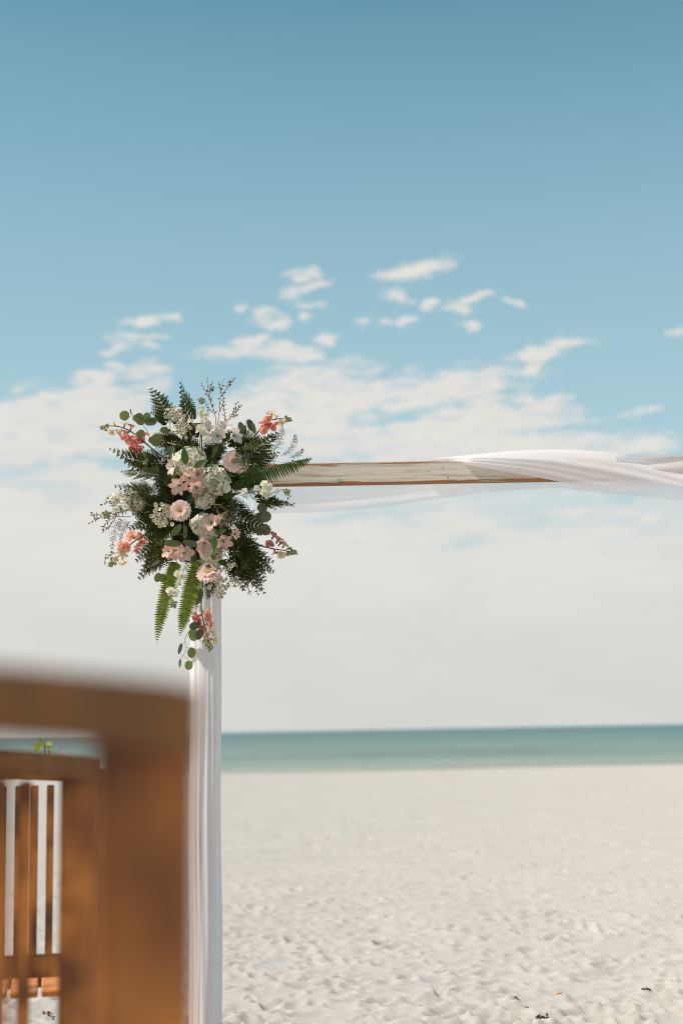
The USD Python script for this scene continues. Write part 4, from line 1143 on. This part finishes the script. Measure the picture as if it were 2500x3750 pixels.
stock("white stock at the top with a knob of buds above it", [(825, 315, 60), (845, 345, 40), (812, 262, 26)], (806, 214, 22))
stock("white stock below the top one, left of the open pale lily", [(812, 430, 46), (845, 480, 40), (800, 395, 30)])
stock("white stock at the left edge, its bud tip pointing lower left", [(262, 850, 40), (225, 885, 44), (232, 950, 38), (300, 930, 40)], (168, 985, 30))
stock("white stock under the crossbeam at right, buds at its tip", [(1100, 830, 36), (1180, 810, 34), (1250, 800, 50), (1245, 850, 44), (1318, 828, 26)], (1384, 832, 24))
stock("white stock hanging between the two sword ferns", [(700, 1340, 40), (665, 1400, 44), (655, 1450, 30), (615, 1515, 48)], (616, 1588, 28))


def snap_floret(p, d, r, mtl):
    """A ruffled two-lipped trumpet."""
    d = unit(d)
    e1 = unit(np.cross(d, rng.normal(0, 1, 3))); e2 = np.cross(d, e1)
    out = []
    t = tube(np.array([p, p + d * r * 0.55, p + d * r * 0.9]), r * 0.16, r * 0.34, 7)
    out.append((t[0], t[1], np.tile([0.5, 0.15], (len(t[0]), 1))))
    for k in range(6):
        a = k * np.pi / 3 + rng.normal(0, 0.15)
        q = e1 * math.cos(a) + e2 * math.sin(a)
        out.append(leaf(p + d * r * 0.55 + q * r * 0.18, unit(d * rng.uniform(0.25, 0.9) + q), unit(d - q * 0.4), r * rng.uniform(0.75, 1.05), r * 0.95, "petal", 4, rng.uniform(-0.2, 0.4), rng.uniform(-0.4, 0.1), ruffle=0.07))
    return cat(out)


def snapdragon(label, stem, off0, off1, coral, cream, bud):
    k = len(stem)
    c = spline([Z(*p, off=off0 + (off1 - off0) * i / (k - 1)) for i, p in enumerate(stem)], 30)
    th = Thing("snapdragon", label, "snapdragon", c[0], "coral snapdragon stems in the arrangement")
    th.part("stem", tube(c, 0.0036, 0.0016, 7), "stem_green")
    for lst, mtl, rr in ((coral, "coral_petal", 1.0), (cream, "cream_petal", 0.95)):
        for x, y, r in lst:
            q = Z(x, y, off=(off0 + off1) / 2)
            i0 = np.argmin(np.linalg.norm(c - q, axis=1))
            s = c[i0]
            q = q + np.array([0, s[1] - q[1], 0]) + TOCAM * rng.uniform(-0.006, 0.02)
            d = q - s
            R = zl(r) * rr * 1.08
            m = snap_floret(q - unit(d) * R * 0.6, unit(d) + unit(c[min(29, i0 + 2)] - s) * 0.3 + TOCAM * 0.35, R, mtl)
            fp = th.part("floret", m[:2], mtl, uv=m[2])
            th.part("calyx", ball(q - unit(d) * R * 0.6, R * 0.22, d, 1.3), "bud_green", under=fp)
    x, y, r = bud
    ax = unit(c[-1] - c[-6])
    for b in range(14):
        a = b * 2.39996
        q = Z(x, y, off=off1)
        e1 = unit(np.cross(ax, TOCAM)); e2 = np.cross(ax, e1)
        tb = b / 13
        p = q + ax * zl(r) * (1.2 - 2.2 * tb) + (e1 * math.cos(a) + e2 * math.sin(a)) * zl(r) * (0.25 + 0.6 * tb)
        th.part("bud", ball(p, zl(r) * (0.24 + 0.12 * tb), ax + (p - q) * 30, 1.3), "bud_green")


snapdragon("coral snapdragon at the upper left, green tip pointing left", [(560, 600), (450, 520), (330, 425), (230, 388), (140, 385)], 0.14, 0.07,
           [(305, 440, 44), (330, 480, 44), (285, 470, 30), (395, 480, 42), (428, 452, 42), (350, 545, 46), (400, 555, 44), (340, 390, 26), (372, 520, 36)], [(292, 372, 34), (256, 432, 34), (205, 425, 28), (216, 362, 22)], (150, 398, 26))
snapdragon("coral snapdragon at the upper right, tip pointing right against cloud", [(1120, 520), (1200, 410), (1260, 355), (1340, 338), (1395, 342)], 0.12, 0.06,
           [(1228, 365, 42), (1238, 395, 42), (1290, 392, 38), (1225, 428, 34), (1262, 345, 24)], [(1272, 308, 34), (1310, 318, 26), (1342, 362, 32)], (1388, 342, 26))
snapdragon("coral snapdragon at the lower left, bud tip pointing down left", [(560, 1040), (440, 1110), (330, 1185), (250, 1265), (205, 1315)], 0.16, 0.07,
           [(345, 1128, 42), (408, 1165, 46), (372, 1220, 34), (268, 1185, 42), (312, 1200, 38), (400, 1140, 30)], [(282, 1240, 38), (278, 1298, 36), (228, 1278, 26), (262, 1222, 28)], (204, 1314, 30))
snapdragon("coral snapdragon at the lower right edge, partly shaded, tip pointing right", [(1120, 1150), (1220, 1200), (1320, 1222), (1420, 1240)], 0.13, 0.06,
           [(1290, 1125, 34), (1318, 1150, 36), (1262, 1188, 34), (1300, 1240, 28), (1335, 1175, 30)], [(1365, 1182, 36), (1345, 1252, 36), (1392, 1208, 26)], (1418, 1238, 30))
snapdragon("coral snapdragon hanging down in front of the post drape", [(812, 1380), (810, 1520), (808, 1640), (835, 1760), (862, 1870)], 0.2, 0.15,
           [(774, 1668, 40), (842, 1645, 40), (850, 1672, 34), (868, 1725, 34), (806, 1742, 36), (790, 1700, 26)], [(826, 1800, 38), (886, 1775, 30), (892, 1828, 30), (826, 1770, 28)], (860, 1864, 34))


def waxflower(label, stems, florets, off):
    th = Thing("waxflower", label, "waxflower", Z(*stems[0][0], off=off), "waxflower sprigs in the arrangement")
    for st in stems:
        th.part("stem", tube(spline([Z(*p, off=off) for p in st], 10), 0.0011, 0.0006, 4), "twig_brown")
    for x, y in florets:
        n = unit(TOCAM + rng.normal(0, 0.35, 3))
        ctr = Z(x, y, extra=rng.uniform(0, 0.03), off=off)
        e1 = unit(np.cross(n, rng.normal(0, 1, 3))); e2 = np.cross(n, e1)
        r = zl(rng.uniform(13, 17))
        out = []
        for k in range(5):
            a = k * 2 * np.pi / 5
            d = e1 * math.cos(a) + e2 * math.sin(a)
            out.append(leaf(ctr, unit(d + n * 0.25), n, r, r * 1.0, "petal", 4, 0.25, 0.05))
        b = cat(out)
        th.part("floret", b[:2], "wax_petal", uv=b[2])


def scatter(n, pts, spread, seed):
    g = np.random.default_rng(seed)
    out = []
    for _ in range(4000):
        a = pts[g.integers(len(pts))]
        p = np.array(a[:2]) + g.normal(0, spread, 2) * (a[2] if len(a) > 2 else 1)
        if all(np.hypot(*(p - q)) > 17 for q in out):
            out.append(p)
        if len(out) >= n:
            break
    return [tuple(p) for p in out]


waxflower("waxflower sprig of tiny white blooms near the top left", [[(760, 560), (700, 460), (640, 330), (600, 280)], [(700, 460), (700, 400), (740, 390)], [(650, 350), (690, 360)], [(720, 500), (690, 470)]],
          scatter(46, [(610, 300), (635, 320), (650, 360), (670, 385), (690, 375), (640, 395), (655, 400)], 17, 1) + [(735, 397), (690, 440), (705, 465), (690, 420)], 0.24)
waxflower("waxflower sprig beside the central gerbera", [[(620, 960), (560, 980), (510, 940)], [(580, 980), (540, 1050)], [(560, 980), (610, 1040)]],
          scatter(34, [(510, 950), (560, 950), (580, 980), (520, 1010), (530, 1040), (570, 1010), (560, 1040)], 18, 2) + [(610, 1052)], 0.27)
waxflower("waxflower sprig dangling under the lowest gerbera", [[(900, 1340), (960, 1430), (1040, 1480)], [(930, 1400), (920, 1520)], [(960, 1430), (990, 1380), (1010, 1330)]],
          scatter(34, [(880, 1470), (920, 1450), (930, 1500), (985, 1440), (1010, 1440), (1035, 1455), (960, 1480), (1000, 1340), (925, 1525)], 16, 3), 0.24)


def twig(label, branches, off0, off1, leaf_len=24, nleaf=14, mt="twig_brown"):
    th = Thing("brown_twig", label, "twig", Z(*branches[0][0], off=off0), "brown leafy twigs in the arrangement")
    for br in branches:
        k = len(br)
        c = spline([Z(*p, off=off0 + (off1 - off0) * i / (k - 1)) for i, p in enumerate(br)], 26)
        sp = th.part("branch", tube(c[::2], 0.0017, 0.0008, 5), mt)
        for q in range(nleaf):
            t = 0.25 + 0.75 * q / (nleaf - 1)
            i0 = min(24, int(t * 25)); u = unit(c[i0 + 1] - c[i0])
            a = q * 2.4 + rng.normal(0, 0.3)
            e1 = unit(np.cross(u, TOCAM)); e2 = np.cross(u, e1)
            d = unit(u * 0.8 + e1 * math.cos(a) + e2 * math.sin(a) * 0.5)
            m = leaf(c[i0], d, TOCAM + rng.normal(0, 0.4, 3), zl(leaf_len) * rng.uniform(0.6, 1.35) * (1.15 - 0.4 * t), zl(8.5), "lance", 3, 0.2, -0.1)
            th.part("leaf", m[:2], "twig_leaf", under=sp, uv=m[2])


twig("brown leafy twig rising at the very top, left of the pair", [[(905, 380), (890, 280), (860, 190), (846, 45)], [(880, 260), (850, 180), (802, 102)], [(862, 180), (875, 100)], [(890, 300), (850, 260), (822, 200)], [(862, 150), (890, 130)]], 0.16, 0.09, nleaf=11)
twig("brown leafy twig rising at the very top, right of the pair", [[(915, 380), (930, 260), (938, 170), (958, 60)], [(936, 190), (980, 130), (1030, 65)], [(940, 160), (925, 100)], [(990, 120), (1000, 80)], [(930, 280), (955, 220), (940, 150)]], 0.16, 0.09, nleaf=11)
twig("brown leafy twig leaning right above the top pale lilies", [[(930, 400), (1000, 330), (1048, 226)], [(960, 370), (965, 320), (958, 260)], [(1000, 330), (1050, 310)], [(1010, 310), (1070, 250)]], 0.16, 0.1, nleaf=11)
twig("brown leafy twig at the far left edge, tip lowest", [[(330, 1000), (200, 1000), (110, 1010), (40, 1056)], [(220, 1000), (150, 1060), (148, 1105)], [(230, 1000), (180, 1070), (160, 1080)], [(120, 1010), (90, 1010), (62, 972)]], 0.12, 0.06, nleaf=12)
twig("brown leafy twig at the left edge, upper of the two", [[(320, 960), (220, 930), (180, 900), (120, 935)], [(240, 930), (190, 890), (170, 870)], [(300, 960), (160, 985), (60, 975)]], 0.12, 0.06, nleaf=12)
twig("dark leafy twig hanging at the lower right below the ferns", [[(1080, 1380), (1110, 1450), (1134, 1530)], [(1120, 1400), (1165, 1440), (1180, 1525)], [(1130, 1380), (1200, 1420), (1205, 1500)], [(1120, 1440), (1090, 1490)]], 0.16, 0.10, leaf_len=36, nleaf=10, mt="twig_dark")
twig("brown leafy twig over the middle white blooms, in shade", [[(880, 900), (920, 960), (985, 1040)], [(900, 920), (950, 930), (990, 990)], [(900, 930), (880, 880), (870, 850)]], 0.33, 0.32, leaf_len=32, nleaf=10)
twig("brown twig crossing behind the top waxflowers", [[(740, 480), (710, 350), (670, 240)], [(720, 380), (740, 300), (690, 255)], [(700, 330), (640, 270), (590, 260)]], 0.2, 0.12, leaf_len=22, nleaf=12)
twig("slender dark twig at the right edge under the stock buds", [[(1290, 900), (1360, 905), (1404, 862)], [(1340, 900), (1400, 912), (1428, 922)]], 0.1, 0.06, leaf_len=30, nleaf=6)
twig("slender dark leaf twig at the lower left edge by the buds", [[(250, 1240), (190, 1262), (150, 1300)], [(200, 1255), (160, 1262)]], 0.1, 0.06, leaf_len=40, nleaf=5)
twig("brown twig beside the central gerbera, behind the waxflowers", [[(640, 1000), (560, 1000), (470, 1030)], [(600, 1000), (560, 960), (540, 930)]], 0.25, 0.18, leaf_len=22, nleaf=12)

# loose broad leaves in the shaded heart
for k, (x, y, hl, hw, deg, lab) in enumerate([(990, 720, 60, 26, -20, "dark broad leaf in the shade below the upper right gerbera"), (1060, 780, 60, 26, 30, "dark broad leaf in the shade above the right white stock"), (760, 520, 55, 22, 120, "dark broad leaf in the shade above the upper hydrangea"),
                                              (750, 1290, 60, 22, 265, "long dark leaf beside the white stock between the sword ferns"), (900, 560, 50, 22, 60, "dark broad leaf left of the upper right gerbera"), (770, 370, 52, 16, 175, "dark leaf left of the top white stock"),
                                              (1000, 860, 60, 24, 10, "dark broad leaf left of the right white stock"), (940, 1300, 55, 22, -40, "dark broad leaf above the dangling waxflowers"), (700, 450, 50, 18, 75, "dark broad leaf just right of the top waxflowers"), (650, 700, 50, 22, 200, "dark broad leaf beneath the left pale lily")]):
    a = math.radians(deg); d = unit(RT * math.cos(a) + UP * math.sin(a) + TOCAM * 0.15)
    ctr = Z(x, y, off=0.21)
    m = leaf(ctr - d * zl(hl), d, unit(TOCAM + rng.normal(0, 0.35, 3)), zl(hl) * 2, zl(hw) * 2, "lance", 7, 0.25, 0.1, twist=0.4)
    single("broad_leaf", m[:2], "broad_leaf", lab, "leaf", "loose broad leaves in the arrangement", uv=m[2])

# ------------------------------------------------------------------ small things on the sand
def clump(name, label, px, py, r, mtl, cat_, n=26):
    c = ground_hit(px, py)
    out = []
    for k in range(n):
        d = unit(rng.normal(0, 1, 3) * [1, 1, 0.25] + [0, 0, 0.1])
        out.append(leaf(c + rng.normal(0, r * 0.35, 3) * [1, 1, 0.15] + [0, 0, r * 0.12], d, rng.normal(0, 1, 3), r * rng.uniform(0.4, 0.9), r * 0.4, "lance", 4, 0.3, rng.uniform(-0.4, 0.4)))
    b = cat(out)
    single(name, b[:2], mtl, label, cat_, uv=b[2])


clump("dried_leaf", "crumpled tan dried leaf on the sand under the chairs", 176, 3736, 0.03, "dry_leaf", "dried leaf", 12)
clump("seaweed_clump", "dark seaweed clump on the sand, farthest right at the frame edge", 2484, 3632, 0.026, "seaweed", "seaweed")
clump("seaweed_clump", "dark seaweed clump on the sand, second from the right", 2366, 3634, 0.028, "seaweed", "seaweed")
clump("seaweed_clump", "grey brown seaweed clump at the bottom edge of the sand", 1985, 3742, 0.028, "seaweed", "seaweed")
clump("seaweed_clump", "small black seaweed scrap left of the others on the near sand", 1925, 3703, 0.015, "seaweed", "seaweed", 14)
clump("seaweed_clump", "tiny black seaweed scrap nearest the post drape on the sand", 1538, 3697, 0.009, "seaweed", "seaweed", 8)


def chip(label, px, py, r, mtl):
    c = ground_hit(px, py)
    v, f = ball((0, 0, 0), 1, sub=2)
    v = v * [r * 1.5, r, r * 0.5]
    v = v * (1 + 0.3 * (meshkit.noise(v * 60, 3)[:, None] - 0.5))
    single("shell_chip", (v + c + [0, 0, r * 0.3], f), mtl, label, "shell", "orange shell chips on the sand")


chip("orange shell chip far out on the middle of the sand", 1746, 3128, 0.016, "orange_shell")
chip("flat orange shell chip on the near sand, right of the other near one", 2045, 3644, 0.010, "orange_shell")
chip("small orange shell chip on the near sand above the black scrap", 1888, 3677, 0.007, "orange_shell")
